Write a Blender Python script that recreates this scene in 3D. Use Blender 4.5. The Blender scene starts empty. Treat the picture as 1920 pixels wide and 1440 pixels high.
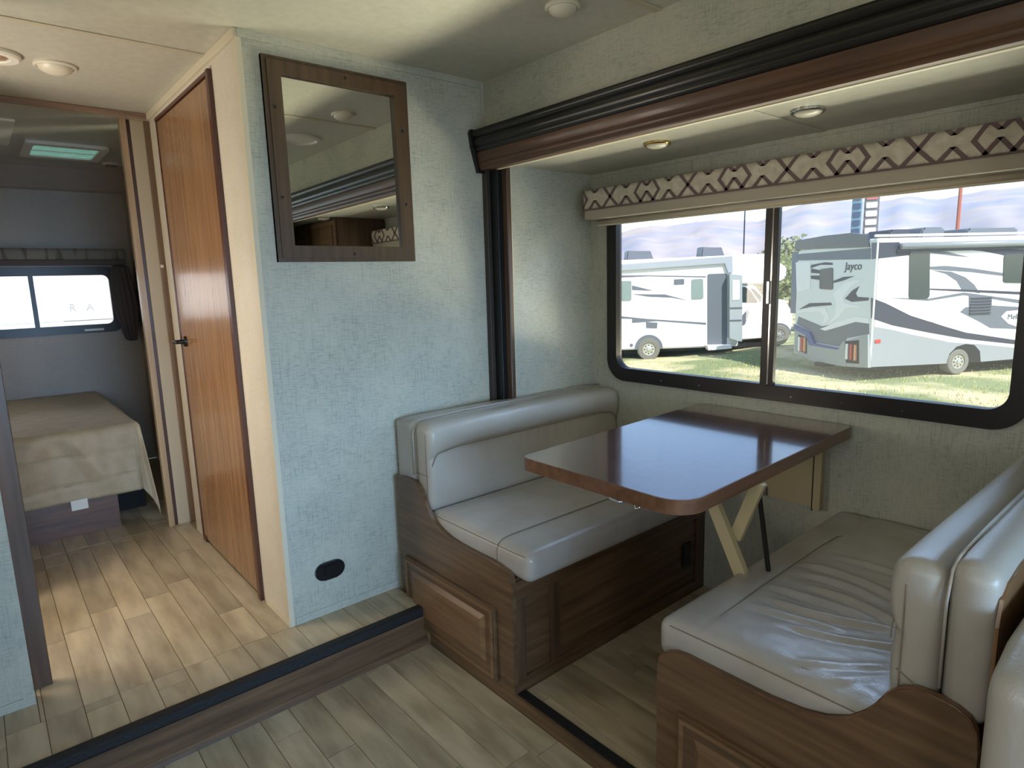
import bpy, bmesh, math, random
from mathutils import Vector, Matrix, noise
random.seed(7)
SC = bpy.context.scene
COL = SC.collection
PI = math.pi

# ------------------------------------------------------------------ camera
cam = bpy.data.cameras.new('camera'); camo = bpy.data.objects.new('camera', cam); COL.objects.link(camo)
cam.sensor_width = 36; cam.lens = 36*1182.4/1920; cam.clip_start = .02; cam.clip_end = 20000
_y, _p, _r = 2.43933, .166552, -.028824
_f = Vector((math.cos(_y)*math.cos(_p), math.sin(_y)*math.cos(_p), -math.sin(_p)))
_rt = _f.cross(Vector((0, 0, 1))).normalized(); _up = _rt.cross(_f)
_r2 = _rt*math.cos(_r)+_up*math.sin(_r); _u2 = -_rt*math.sin(_r)+_up*math.cos(_r)
M = Matrix((_r2, _u2, -_f)).transposed().to_4x4(); M.translation = Vector((0, 0, 1.3))
camo.matrix_world = M
SC.camera = camo

# ------------------------------------------------------------------ world, sun, area lights, exposure
SC.view_settings.view_transform = 'Standard'; SC.view_settings.look = 'None'
SC.view_settings.gamma = 1; SC.view_settings.use_curve_mapping = False
SC.view_settings.exposure = 0.0
w = bpy.data.worlds.new('world'); SC.world = w; w.use_nodes = True
nt = w.node_tree; bg = nt.nodes['Background']
sky = nt.nodes.new('ShaderNodeTexSky'); sky.sky_type = 'NISHITA'; sky.sun_disc = False
sky.sun_elevation = math.radians(42); sky.sun_rotation = math.radians(110); sky.altitude = 1000; sky.dust_density = .6
nt.links.new(sky.outputs[0], bg.inputs[0]); bg.inputs[1].default_value = .26

def sun(dirto, strength, color, angle=.6):
    l = bpy.data.lights.new('sun', 'SUN'); l.energy = strength; l.color = color; l.angle = math.radians(angle)
    o = bpy.data.objects.new('sun', l); COL.objects.link(o)
    o.rotation_euler = Vector(dirto).to_track_quat('Z', 'Y').to_euler(); return o
sun((.85, -.20, .92), 6.0, (1, .95, .87))

def area(name, loc, target, sx, sy, power, color, spread=180):
    l = bpy.data.lights.new(name, 'AREA'); l.shape = 'RECTANGLE'; l.size = sx; l.size_y = sy
    l.energy = power; l.color = color; l.spread = math.radians(spread)
    o = bpy.data.objects.new(name, l); COL.objects.link(o); o.location = loc
    d = Vector(target)-Vector(loc)
    o.rotation_euler = d.to_track_quat('-Z', 'Y').to_euler(); return o
# lamps added to boost daylight at the unseen windshield, kitchen window and entry door
area('windshield_boost', (2.75, .55, 1.05), (-2.3, 1.0, .45), 2.0, .8, 10.5, (.36, .63, 1.0), 40)
area('cab_fill', (2.35, .5, 1.1), (-2.3, .9, .9), 1.8, .7, 6, (.72, .86, 1.0))  # weaker wide fill added just inside the windshield opening
area('kitchen_window_boost', (-.3, -.68, 1.25), (-.9, 2.2, .8), 1.0, .5, 7, (1, .95, .86))
area('entry_door_boost', (1.25, -.7, .85), (-.6, 2.0, 1.5), .6, 1.6, 7, (1, .94, .84))
# dinette window: hidden lamps added for ground light below the sill, sky light above
area('ground_bounce_fill', (-1.25, 3.1, .34), (-1.25, 1.9, 1.7), 1.9, .7, 200, (1, .95, .72))
area('sky_fill', (-1.25, 2.78, 1.95), (-1.25, 1.5, .3), 1.9, .5, 75, (.42, .64, 1.0))
# fill lamp added in the windowless bathroom; daylight lamp at the bedroom side window
area('bathroom_fill', (-2.93, -.57, 1.15), (-2.93, .779, 1.35), .6, .85, 28, (1, .88, .74))
area('bedroom_window_daylight', (-4.75, 1.1, 1.3), (-4.4, .0, .6), .5, .4, 5.0, (.90, .94, 1.0))

# ------------------------------------------------------------------ helpers
def lin(c):
    return tuple(((v/255)/12.92 if v/255 <= .04045 else ((v/255+.055)/1.055)**2.4) for v in c)
def mat(name, col, rough=.5, spec=.5, metal=0., col2=None, scale=(1, 1, 1), nscale=8, detail=4, contrast=(.35, .65),
        bump=0., bscale=None, rand=0., emit=None, coat=0.):
    m = bpy.data.materials.new(name); m.use_nodes = True
    n = m.node_tree.nodes; l = m.node_tree.links; b = n['Principled BSDF']
    b.inputs['Roughness'].default_value = rough; b.inputs['Specular IOR Level'].default_value = spec
    b.inputs['Metallic'].default_value = metal; b.inputs['Coat Weight'].default_value = coat
    b.inputs['Coat Roughness'].default_value = .08
    c1 = (*lin(col), 1); b.inputs['Base Color'].default_value = c1
    tc = n.new('ShaderNodeTexCoord'); mp = n.new('ShaderNodeMapping'); l.new(tc.outputs['Object'], mp.inputs[0])
    mp.inputs['Scale'].default_value = scale
    no = n.new('ShaderNodeTexNoise'); no.inputs['Scale'].default_value = nscale; no.inputs['Detail'].default_value = detail
    l.new(mp.outputs[0], no.inputs['Vector'])
    if rand:
        oi = n.new('ShaderNodeObjectInfo'); va = n.new('ShaderNodeVectorMath'); va.operation = 'SCALE'; va.inputs['Scale'].default_value = 37
        cx = n.new('ShaderNodeCombineXYZ')
        for k in range(3): l.new(oi.outputs['Random'], cx.inputs[k])
        l.new(cx.outputs[0], va.inputs[0]); l.new(va.outputs[0], mp.inputs['Location'])
    out = None
    if col2:
        r = n.new('ShaderNodeValToRGB'); r.color_ramp.elements[0].position = contrast[0]; r.color_ramp.elements[1].position = contrast[1]
        r.color_ramp.elements[0].color = (*lin(col2), 1); r.color_ramp.elements[1].color = c1
        l.new(no.outputs[0], r.inputs[0]); out = r.outputs[0]
        if rand:
            hs = n.new('ShaderNodeHueSaturation'); mr = n.new('ShaderNodeMapRange')
            mr.inputs['To Min'].default_value = 1-rand; mr.inputs['To Max'].default_value = 1+rand
            l.new(oi.outputs['Random'], mr.inputs[0]); l.new(mr.outputs[0], hs.inputs['Value']); l.new(out, hs.inputs['Color']); out = hs.outputs[0]
        l.new(out, b.inputs['Base Color'])
    if bump:
        bn = no
        if bscale:
            bn = n.new('ShaderNodeTexNoise'); bn.inputs['Scale'].default_value = bscale; bn.inputs['Detail'].default_value = 3
            l.new(tc.outputs['Object'], bn.inputs['Vector'])
        bu = n.new('ShaderNodeBump'); bu.inputs['Strength'].default_value = bump; bu.inputs['Distance'].default_value = .01
        l.new(bn.outputs[0], bu.inputs['Height']); l.new(bu.outputs[0], b.inputs['Normal'])
    if emit:
        b.inputs['Emission Color'].default_value = (*lin(emit[0]), 1); b.inputs['Emission Strength'].default_value = emit[1]
    return m

def linen(name, col, dark, light):
    """woven linen wallpaper: crossed fine threads plus blotches"""
    m = bpy.data.materials.new(name); m.use_nodes = True
    n = m.node_tree.nodes; l = m.node_tree.links; b = n['Principled BSDF']
    b.inputs['Roughness'].default_value = .42; b.inputs['Specular IOR Level'].default_value = .35
    tc = n.new('ShaderNodeTexCoord')
    def nz(sc, s, d=3):
        mp = n.new('ShaderNodeMapping'); mp.inputs['Scale'].default_value = sc; l.new(tc.outputs['Object'], mp.inputs[0])
        t = n.new('ShaderNodeTexNoise'); t.inputs['Scale'].default_value = s; t.inputs['Detail'].default_value = d
        l.new(mp.outputs[0], t.inputs['Vector']); return t.outputs[0]
    h = nz((1, 1, 13), 30); v = nz((13, 13, .8), 28); big = nz((1, 1, 1), 5, 4)
    def ramp(s, a, bb, c0, c1):
        r = n.new('ShaderNodeValToRGB'); r.color_ramp.elements[0].position = a; r.color_ramp.elements[1].position = bb
        r.color_ramp.elements[0].color = c0; r.color_ramp.elements[1].color = c1; l.new(s, r.inputs[0]); return r.outputs[0]
    W = (1, 1, 1, 1); K = (0, 0, 0, 1)
    def mix(f, a, bb):
        x = n.new('ShaderNodeMix'); x.data_type = 'RGBA'
        if hasattr(f, 'links'): l.new(f, x.inputs[0])
        else: x.inputs[0].default_value = f
        for s, i in ((a, 6), (bb, 7)):
            if hasattr(s, 'links'): l.new(s, x.inputs[i])
            else: x.inputs[i].default_value = (*lin(s), 1)
        return x.outputs[2]
    def mul(a, f):
        x = n.new('ShaderNodeMath'); x.operation = 'MULTIPLY'; l.new(a, x.inputs[0]); x.inputs[1].default_value = f; return x.outputs[0]
    c = mix(mul(ramp(h, .50, .68, K, W), .55), col, dark)
    c = mix(mul(ramp(v, .52, .70, K, W), .50), c, dark)
    c = mix(mul(ramp(big, .42, .62, K, W), .35), c, light)
    l.new(c, b.inputs['Base Color'])
    ad = n.new('ShaderNodeMath'); ad.operation = 'ADD'; l.new(h, ad.inputs[0]); l.new(v, ad.inputs[1])
    bu = n.new('ShaderNodeBump'); bu.inputs['Strength'].default_value = .12; bu.inputs['Distance'].default_value = .004
    l.new(ad.outputs[0], bu.inputs['Height']); l.new(bu.outputs[0], b.inputs['Normal'])
    return m

def wood(name, col, col2, axis='X', rough=.38, coat=.15, fine=1.):
    s = {'X': (.9, 14, 14), 'Y': (14, .9, 14), 'Z': (14, 14, .9)}[axis]
    return mat(name, col, rough, .5, 0, col2, tuple(v*fine for v in s), 3, 6, (.30, .70), .08, coat=coat)

def glassy(name, tint=(1, 1, 1), refl=.05, haze=0.):
    m = bpy.data.materials.new(name); m.use_nodes = True; n = m.node_tree.nodes; l = m.node_tree.links; n.clear()
    o = n.new('ShaderNodeOutputMaterial'); t = n.new('ShaderNodeBsdfTransparent'); g = n.new('ShaderNodeBsdfGlossy')
    t.inputs[0].default_value = (*tint, 1); g.inputs['Roughness'].default_value = .02
    lw = n.new('ShaderNodeFresnel'); lw.inputs[0].default_value = 1.35
    mx = n.new('ShaderNodeMixShader'); l.new(lw.outputs[0], mx.inputs[0]); l.new(t.outputs[0], mx.inputs[1]); l.new(g.outputs[0], mx.inputs[2])
    s = mx.outputs[0]
    if haze:
        d = n.new('ShaderNodeBsdfTranslucent'); d.inputs[0].default_value = (1, 1, 1, 1)
        m2 = n.new('ShaderNodeMixShader'); m2.inputs[0].default_value = haze; l.new(s, m2.inputs[1]); l.new(d.outputs[0], m2.inputs[2]); s = m2.outputs[0]
    l.new(s, o.inputs[0]); return m

WL = {}   # world location of each object's origin
def tag(o, label, cat, group=None):
    o['label'] = label; o['category'] = cat
    if group: o['group'] = group
    return o
def thing(name, label, cat, loc=(0, 0, 0), group=None):
    o = bpy.data.objects.new(name, None); COL.objects.link(o); o.location = loc; o.empty_display_size = .1
    WL[o.name] = Vector(loc); return tag(o, label, cat, group)
def sroot(name, loc=(0, 0, 0)):
    o = bpy.data.objects.new(name, None); COL.objects.link(o); o.location = loc; o.empty_display_size = .1
    WL[o.name] = Vector(loc); o['kind'] = 'structure'; return o
def obj(name, bm, m, parent=None, smooth=False, label=None, struct=False, origin=None, autos=None):
    """bm in world coordinates -> one mesh object; its origin is the parent's origin (or `origin`)"""
    base = Vector(origin) if origin is not None else (WL[parent.name] if parent else Vector((0, 0, 0)))
    if base.length: bmesh.ops.translate(bm, verts=bm.verts, vec=-base)
    bmesh.ops.recalc_face_normals(bm, faces=bm.faces)
    if autos is not None:
        for e in bm.edges:
            if len(e.link_faces) == 2 and e.calc_face_angle(0) > autos: e.smooth = False
        smooth = True
    me = bpy.data.meshes.new(name); bm.to_mesh(me); bm.free()
    if smooth:
        for p in me.polygons: p.use_smooth = True
    me.materials.append(m)
    o = bpy.data.objects.new(name, me); COL.objects.link(o)
    if parent:
        o.parent = parent; o.location = base-WL[parent.name]
    else: o.location = base
    WL[o.name] = base
    if label: o['label'] = label
    if struct: o['kind'] = 'structure'
    return o
def B(): return bmesh.new()
def box(bm, x0, x1, y0, y1, z0, z1, bev=0.):
    r = bmesh.ops.create_cube(bm, size=1); vs = r['verts']
    for v in vs:
        v.co = Vector(((x0+x1)/2+v.co.x*(x1-x0), (y0+y1)/2+v.co.y*(y1-y0), (z0+z1)/2+v.co.z*(z1-z0)))
    if bev:
        es = list({e for v in vs for e in v.link_edges})
        bmesh.ops.bevel(bm, geom=es, offset=bev, segments=2, affect='EDGES', profile=.6)
    return bm
def bx(*a, **k): return box(B(), *a, **k)
AX = {'X': (1, 2, 0), 'Y': (0, 2, 1), 'Z': (0, 1, 2)}
def prism(pts, axis, a0, a1, bm=None, bev=0.):
    """pts 2D in the two other axes, extruded along axis from a0 to a1"""
    bm = bm or B(); i, j, k = AX[axis]
    def P(p, a):
        v = [0, 0, 0]; v[i] = p[0]; v[j] = p[1]; v[k] = a; return v
    A = [bm.verts.new(P(p, a0)) for p in pts]; C = [bm.verts.new(P(p, a1)) for p in pts]; n = len(pts)
    f0 = bm.faces.new(A); f1 = bm.faces.new(C[::-1])
    for q in range(n): bm.faces.new((A[q], A[(q+1) % n], C[(q+1) % n], C[q]))
    if bev:
        bmesh.ops.bevel(bm, geom=list(f0.edges)+list(f1.edges), offset=bev, segments=2, affect='EDGES')
    return bm
def rrect(x0, x1, y0, y1, r, seg=8):
    out = []
    for cx, cy, a in ((x1-r, y1-r, 0), (x0+r, y1-r, 90), (x0+r, y0+r, 180), (x1-r, y0+r, 270)):
        for k in range(seg+1):
            t = math.radians(a+90*k/seg); out.append((cx+r*math.cos(t), cy+r*math.sin(t)))
    return out
def ring(outer, inner, axis, a0, a1, bm=None):
    bm = bm or B(); i, j, k = AX[axis]; n = len(outer)
    def V(p, a):
        v = [0, 0, 0]; v[i] = p[0]; v[j] = p[1]; v[k] = a; return bm.verts.new(v)
    O0 = [V(p, a0) for p in outer]; I0 = [V(p, a0) for p in inner]; O1 = [V(p, a1) for p in outer]; I1 = [V(p, a1) for p in inner]
    for q in range(n):
        r = (q+1) % n
        for f in ((O0[q], O0[r], I0[r], I0[q]), (O1[r], O1[q], I1[q], I1[r]), (O0[r], O0[q], O1[q], O1[r]), (I0[q], I0[r], I1[r], I1[q])):
            try: bm.faces.new(f)
            except ValueError: pass
    return bm
def wall_hole(x0, x1, y0, y1, hole, axis, a0, a1):
    """rectangular wall with one rounded hole"""
    cx = sum(p[0] for p in hole)/len(hole); cy = sum(p[1] for p in hole)/len(hole)
    # split into 4 side boxes around the hole's bounding box plus corner fillers
    hx0 = min(p[0] for p in hole); hx1 = max(p[0] for p in hole); hy0 = min(p[1] for p in hole); hy1 = max(p[1] for p in hole)
    bm = B()
    for r in ((x0, hx0, y0, y1), (hx1, x1, y0, y1), (hx0, hx1, y0, hy0), (hx0, hx1, hy1, y1)):
        if r[1]-r[0] > 1e-4 and r[3]-r[2] > 1e-4:
            prism([(r[0], r[2]), (r[1], r[2]), (r[1], r[3]), (r[0], r[3])], axis, a0, a1, bm)
    n = len(hole)//4
    for q, c in enumerate(((hx1, hy1), (hx0, hy1), (hx0, hy0), (hx1, hy0))):
        arc = hole[q*n:(q+1)*n]; prism([c]+arc[::-1], axis, a0, a1, bm)
    return bm
def lathe(prof, c, axis='Z', seg=24, bm=None):
    bm = bm or B(); i, j, k = AX[axis]; rings = []
    for r, h in prof:
        rg = []
        for s in range(seg):
            t = 2*PI*s/seg; v = [0, 0, 0]; v[i] = c[i]+r*math.cos(t); v[j] = c[j]+r*math.sin(t); v[k] = c[k]+h
            rg.append(bm.verts.new(v))
        rings.append(rg)
    for a, b in zip(rings, rings[1:]):
        for s in range(seg): bm.faces.new((a[s], a[(s+1) % seg], b[(s+1) % seg], b[s]))
    bm.faces.new(rings[0]); bm.faces.new(rings[-1][::-1]); return bm
def tube(pts, r, seg=8, bm=None):
    bm = bm or B(); pts = [Vector(p) for p in pts]; rings = []
    for q, p in enumerate(pts):
        d = (pts[min(q+1, len(pts)-1)]-pts[max(q-1, 0)]).normalized()
        u = d.orthogonal().normalized() if q == 0 else (u-d*u.dot(d)).normalized()
        v = d.cross(u); rings.append([bm.verts.new(p+(u*math.cos(2*PI*s/seg)+v*math.sin(2*PI*s/seg))*r) for s in range(seg)])
    for a, b in zip(rings, rings[1:]):
        for s in range(seg): bm.faces.new((a[s], a[(s+1) % seg], b[(s+1) % seg], b[s]))
    bm.faces.new(rings[0]); bm.faces.new(rings[-1][::-1]); return bm
def softbox(x0, x1, y0, y1, z0, z1, r, res, disp=None):
    bm = B(); lo = (x0, y0, z0); hi = (x1, y1, z1); N = [max(2, round((hi[i]-lo[i])/res)) for i in range(3)]
    cache = {}
    rr = [min(r, (hi[i]-lo[i])/2*.98) for i in range(3)]
    def vert(idx):
        if idx in cache: return cache[idx]
        p = Vector([lo[i]+(hi[i]-lo[i])*idx[i]/N[i] for i in range(3)])
        q = Vector([min(max(p[i], lo[i]+rr[i]), hi[i]-rr[i]) for i in range(3)])
        d = p-q; m = max(abs(d[i])/rr[i] for i in range(3)); nn = d.normalized() if d.length else Vector((0, 0, 1))
        # spherify the shell
        d2 = Vector([d[i]/rr[i] for i in range(3)]); L = d2.length
        if L > 1e-9: d2 = d2*(m/L)
        pt = q+Vector([d2[i]*rr[i] for i in range(3)])
        if disp: pt = disp(pt, nn)
        v = bm.verts.new(pt); cache[idx] = v; return v
    for ax in range(3):
        a, b = [i for i in range(3) if i != ax]
        for side in (0, N[ax]):
            for s in range(N[a]):
                for t in range(N[b]):
                    ids = []
                    for ds, dt in ((0, 0), (1, 0), (1, 1), (0, 1)):
                        k = [0, 0, 0]; k[ax] = side; k[a] = s+ds; k[b] = t+dt; ids.append(vert(tuple(k)))
                    bm.faces.new(ids)
    return bm
def textmesh(txt, size, name):
    cu = bpy.data.curves.new(name, 'FONT'); cu.body = txt; cu.size = size; cu.extrude = .004; cu.align_x = 'LEFT'
    o = bpy.data.objects.new(name, cu); COL.objects.link(o); dg = bpy.context.evaluated_depsgraph_get()
    me = bpy.data.meshes.new_from_object(o.evaluated_get(dg)); bpy.data.objects.remove(o); return me

# ------------------------------------------------------------------ materials
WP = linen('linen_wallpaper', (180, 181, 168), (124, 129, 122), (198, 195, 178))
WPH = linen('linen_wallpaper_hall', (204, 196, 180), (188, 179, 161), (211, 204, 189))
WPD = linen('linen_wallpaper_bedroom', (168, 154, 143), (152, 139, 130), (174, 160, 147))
CEIL = mat('ceiling_white', (192, 190, 176), .36, .4, 0, (184, 182, 168), (1, 1, 1), 30, 3, bump=.05, bscale=120)
CREAM = mat('cream_moulding', (206, 196, 172), .45, .4)
BATTEN = mat('ceiling_batten', (188, 180, 158), .5, .3)
WB = wood('walnut_laminate', (112, 87, 64), (74, 55, 39), 'Y')
WBX = wood('walnut_laminate_x', (118, 92, 66), (80, 60, 42), 'X')
WBZ = wood('walnut_laminate_z', (98, 75, 58), (68, 50, 38), 'Z')
WD = wood('oak_door', (148, 112, 78), (124, 90, 60), 'Z', .22, .25, .7)
WDH = wood('header_brown', (96, 66, 48), (66, 43, 30), 'X', .4, .1)
WK = mat('black_crown', (14, 11, 10), .34, .5, coat=.1)
WM = wood('mirror_frame_wood', (86, 65, 44), (62, 46, 30), 'Z', .45, .1)
BLK = mat('black_plastic', (14, 14, 16), .35, .5)
DOORW = wood('door_face_wood', (138, 108, 78), (104, 78, 54), 'X', .35, .2)
NOSE = mat('black_step_nosing', (26, 26, 28), .6, .4, bump=.3, bscale=90)
REDB = mat('dark_red_trim', (78, 44, 30), .35, .5, coat=.2)
VIN = mat('taupe_vinyl', (176, 171, 161), .34, .5, 0, (169, 163, 152), (1, 1, 1), 6, 3, bump=.10, bscale=240)
VIN2 = mat('taupe_vinyl_panel', (178, 174, 168), .27, .5, 0, (167, 161, 152), (1, 1, 1), 6, 3, bump=.10, bscale=240)
SEAM = mat('seam_thread', (128, 116, 100), .6, .3)
TT = mat('table_laminate', (104, 74, 66), .16, 1.0, 0, (86, 60, 56), (1, 1, 1), 22, 8, (.35, .65), .03, coat=1.)
TT.node_tree.nodes['Principled BSDF'].inputs['Coat IOR'].default_value = 1.7
TE = wood('table_edge', (116, 80, 56), (88, 58, 40), 'Y', .3, .3)
PUT = mat('cream_painted_steel', (190, 176, 140), .45, .4)
CHR = mat('chrome', (200, 200, 200), .15, .5, 1.)
FRM = mat('black_window_frame', (30, 24, 26), .35, .5)
FLOORM = mat('vinyl_plank', (190, 175, 146), .28, .45, 0, (158, 142, 116), (1.2, 5.5, 1), 3.4, 9, (.34, .64), .02, rand=.16)
GAP = mat('plank_joint', (150, 134, 108), .7, .2)
MIR = mat('mirror_silver', (225, 226, 222), .01, .5, 1.)
DOME = mat('frosted_dome', (214, 208, 190), .35, .5)
WHT = mat('white_plastic', (226, 222, 210), .4, .5)
VALB = mat('valance_beige', (180, 170, 154), .7, .2, bump=.05, bscale=200)
VALC = mat('valance_cream_cloth', (212, 204, 188), .85, .1, 0, (194, 184, 166), (1, 1, 1), 40, 4, bump=.2, bscale=260)
VALP = mat('valance_plum_print', (118, 100, 100), .85, .1)
SHADE = mat('roller_shade', (206, 194, 172), .7, .2)
BLANK = mat('beige_blanket', (190, 170, 140), .5, .5, 0, (178, 157, 126), (1, 1, 1), 14, 5, bump=.25, bscale=160)
DARKC = mat('dark_curtain', (92, 82, 82), .9, .1)
TEAL = mat('teal_skylight_lens', (150, 196, 182), .25, .5, 0, (90, 150, 136), (1, 1, 1), 14, 3, emit=((140, 200, 182), .42))  # emission stands in for daylight coming through the lens
GLASS = glassy('window_glass')
GLASSH = glassy('window_glass_hazy', (.97, .98, .98), haze=.008)  # right pane: a little translucent white mixed in

# ------------------------------------------------------------------ geometry constants
H = 2.137; XM = -2.276; YH = .779; YW = 1.808; ZL = -.16; ZS = -.12; XS = -2.055
XE = -2.19; YO = 2.40; ZC = 1.785; XR = -5.45; XD = -3.60

# ------------------------------------------------------------------ floors with planks
def planks(parent, x0, x1, y0, y1, z, wid, off, skip=None, L=.78):
    meshes = {}
    ny0 = math.floor((y0-off)/wid); rnd = random.Random(int(z*1000)+5)
    for k in range(ny0, math.ceil((y1-off)/wid)+1):
        a = off+k*wid; b = a+wid; ya = max(a, y0); yb = min(b, y1)
        if yb-ya < .01: continue
        x = x0-rnd.random()*L
        while x < x1:
            xa = max(x, x0); xb = min(x+L, x1); x += L
            if xb-xa < .01: continue
            if skip and skip(xa, xb, ya, yb): continue
            key = (round(xb-xa, 3), round(yb-ya, 3))
            if key not in meshes:
                bm = B(); g = .0008; lx, ly = xb-xa-.0012, yb-ya-.0012
                lo = [bm.verts.new((sx*lx/2, sy*ly/2, -.004)) for sx, sy in ((-1, -1), (1, -1), (1, 1), (-1, 1))]
                hi = [bm.verts.new((sx*(lx/2-g), sy*(ly/2-g), 0)) for sx, sy in ((-1, -1), (1, -1), (1, 1), (-1, 1))]
                bm.faces.new(hi); bm.faces.new(lo[::-1])
                for q in range(4): bm.faces.new((lo[q], lo[(q+1) % 4], hi[(q+1) % 4], hi[q]))
                me = bpy.data.meshes.new('plank'); bm.to_mesh(me); bm.free(); me.materials.append(FLOORM); meshes[key] = me
            o = bpy.data.objects.new('plank', meshes[key]); COL.objects.link(o); o.parent = parent
            o.location = ((xa+xb)/2, (ya+yb)/2, z)
fu = obj('floor', prism([(XR, -.6), (XS-.012, -.6), (XS-.012, 1.243), (XM-.03, 1.243), (XM-.03, .83), (XD, .83), (XD, .99), (XR, .99)], 'Z', -.05, -.0035), GAP, struct=True)
planks(fu, -4.3, XD-.17, 0, .95, 0, .0975, .11)
planks(fu, XD-.17, XM, -.0, YH, 0, .0975, .11)
planks(fu, XM, XS-.02, -.6, 1.243, 0, .0975, .11)
planks(fu, -2.52, XM, -.6, 0, 0, .0975, .11)
fl = obj('floor', bx(XS, 2.4, -.6, 1.247, -.2, ZL-.0035), GAP, struct=True)
planks(fl, XS, .3, -.1, 1.247, ZL, .0975, .76)
fs = obj('floor', bx(-2.19, .9, 1.262, YO, -.2, ZS-.0035), GAP, struct=True)
planks(fs, -1.51, -.92, 1.30, YO, ZS, .0975, 1.14)
# step between the two floor levels
st = sroot('trim_1', (XS, 0, -.08))
obj('step_riser', bx(XS-.012, XS, -.6, 1.247, ZL, -.035), WB, st)
obj('step_base', prism([(XS, ZL), (XS+.014, ZL), (XS+.012, ZL+.012), (XS+.004, ZL+.022), (XS, ZL+.024)], 'Y', -.6, 1.247), WB, st)
obj('step_nosing', prism([(XS-.022, 0), (XS-.022, .005), (XS+.004, .005), (XS+.011, .001), (XS+.012, -.028), (XS+.008, -.035), (XS, -.035), (XS, 0)], 'Y', -.6, 1.245), NOSE, st)
# slide-out floor fascia and black edge
sf = sroot('trim_2', (-.6, 1.25, ZS))
obj('slide_fascia', bx(XM+.24, .9, 1.248, 1.262, ZL-.01, ZS+.004, bev=.002), WBX, sf)
obj('slide_edge_strip', bx(-1.506, .9, 1.2625, 1.298, ZS-.02, ZS+.006, bev=.002), NOSE, sf)

# ------------------------------------------------------------------ ceilings
ce = obj('ceiling', bx(XR, 2.45, -.62, YW+.05, H, H+.03), CEIL, struct=True)
for k, (x, ya, yb) in enumerate(((-2.60, 0, YH), (-1.352, -.6, YW), (-.1, -.6, YW))):
    obj('trim_3', bx(x-.014, x+.014, ya, yb, H-.004, H, bev=.0015), BATTEN, struct=True)
sc = obj('ceiling', bx(XE, .9, YW+.005, YO, ZC, ZC+.03), CEIL, struct=True)
obj('trim_3', bx(-1.09, -1.06, YW+.05, YO, ZC-.003, ZC, bev=.001), CEIL, struct=True)
obj('trim_3', bx(-1.64, -1.615, YO-.004, YO, 1.66, ZC-.017, bev=.001), WP, struct=True)
# ------------------------------------------------------------------ walls
wm = obj('wall_mirror', bx(XM-.02, XM, YH, YW+.09, -.2, H), WP, struct=True)
obj('trim_4', bx(XM, XM+.006, YH+.002, YW, H-.028, H, bev=.001), WP, struct=True)                 # moulding under the ceiling
obj('trim_5', bx(XM, XM+.004, YH+.02, 1.247, .0, .03, bev=.001), WP, struct=True)           # base moulding
obj('trim_6', bx(XM, XM+.006, YW-.014, YW, 1.93, H-.028, bev=.001), WP, struct=True)
obj('trim_7', prism([(XM-.02, YH-.004), (XM+.003, YH-.004), (XM+.003, YH+.014), (XM, YH+.014), (XM, YH), (XM-.02, YH)], 'Z', 0, H), CREAM, struct=True)
# hallway wall with door opening
DX0, DX1, DZ = -3.44, -2.565, 2.082
wh = B()
box(wh, DX1, XM-.02, YH, YH+.02, 0, H); box(wh, XD, DX0, YH, YH+.02, 0, H); box(wh, DX0, DX1, YH, YH+.02, DZ, H)
obj('wall_hall', wh, WPH, struct=True)
obj('trim_8', bx(XD, XM+.002, YH-.012, YH, H-.03, H, bev=.003), CREAM, struct=True)
obj('baseboard_hall', bx(DX1+.035, XM-.002, YH-.006, YH, 0, .028, bev=.001), CREAM, struct=True)
# closet door
d = sroot('door_1', ((DX0+DX1)/2, YH, 0))
obj('door_panel', bx(DX0+.012, DX1-.05, YH-.006, YH+.016, .018, DZ-.018, bev=.002), WD, d)
obj('hinge_stile', bx(DX1-.047, DX1-.034, YH-.012, YH+.01, -.0, DZ-.06, bev=.002), REDB, d)
obj('door_frame', box(box(bx(DX1-.028, DX1, YH-.016, YH+.01, -.0, DZ), DX0, DX1-.028, YH-.012, YH+.01, DZ-.014, DZ), DX0, DX0+.010, YH-.010, YH+.01, 0, DZ-.014), REDB, d)
obj('door_backing', bx(DX0, DX1, YH+.018, YH+.03, 0, DZ), BLK, d)
obj('floor_guide', bx(DX0+.02, DX0+.06, YH-.012, YH-.007, .004, .03, bev=.001), REDB, d)
hd = obj('door_handle', lathe([(.026, 0), (.026, -.006), (.022, -.012), (.011, -.014), (.010, -.045)], (-3.345, YH-.006, 1.042), 'Y', 20), BLK, d, autos=.6)
obj('lever', softbox(-3.385, -3.325, YH-.06, YH-.046, 1.032, 1.052, .007, .005), BLK, hd, smooth=True)
# hall-left wall, bathroom behind it, panelled end wall
obj('wall_left', bx(-2.45, -2.402, -.6, -.003, 0, H), WP, struct=True)
tf = B(); box(tf, -2.402, -2.398, -.033, -.003, .03, H); box(tf, -2.402, -2.398, -.6, -.003, 0, .03)
obj('trim_9', tf, WP, struct=True)
cas = sroot('trim_10', (-2.49, .02, 0))
obj('casing_board', bx(-2.515, -2.487, -.02, .048, 0, H, bev=.002), WBZ, cas)
hl = B(); box(hl, -3.77, -3.25, -.03, 0, 0, H); box(hl, -3.25, -2.515, -.03, 0, 2.0, H)
obj('wall_hall', hl, WPH, struct=True)
ba = B(); box(ba, -3.27, -3.25, -.6, -.03, 0, H); obj('wall_bathroom', ba, WPH, struct=True)
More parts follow.
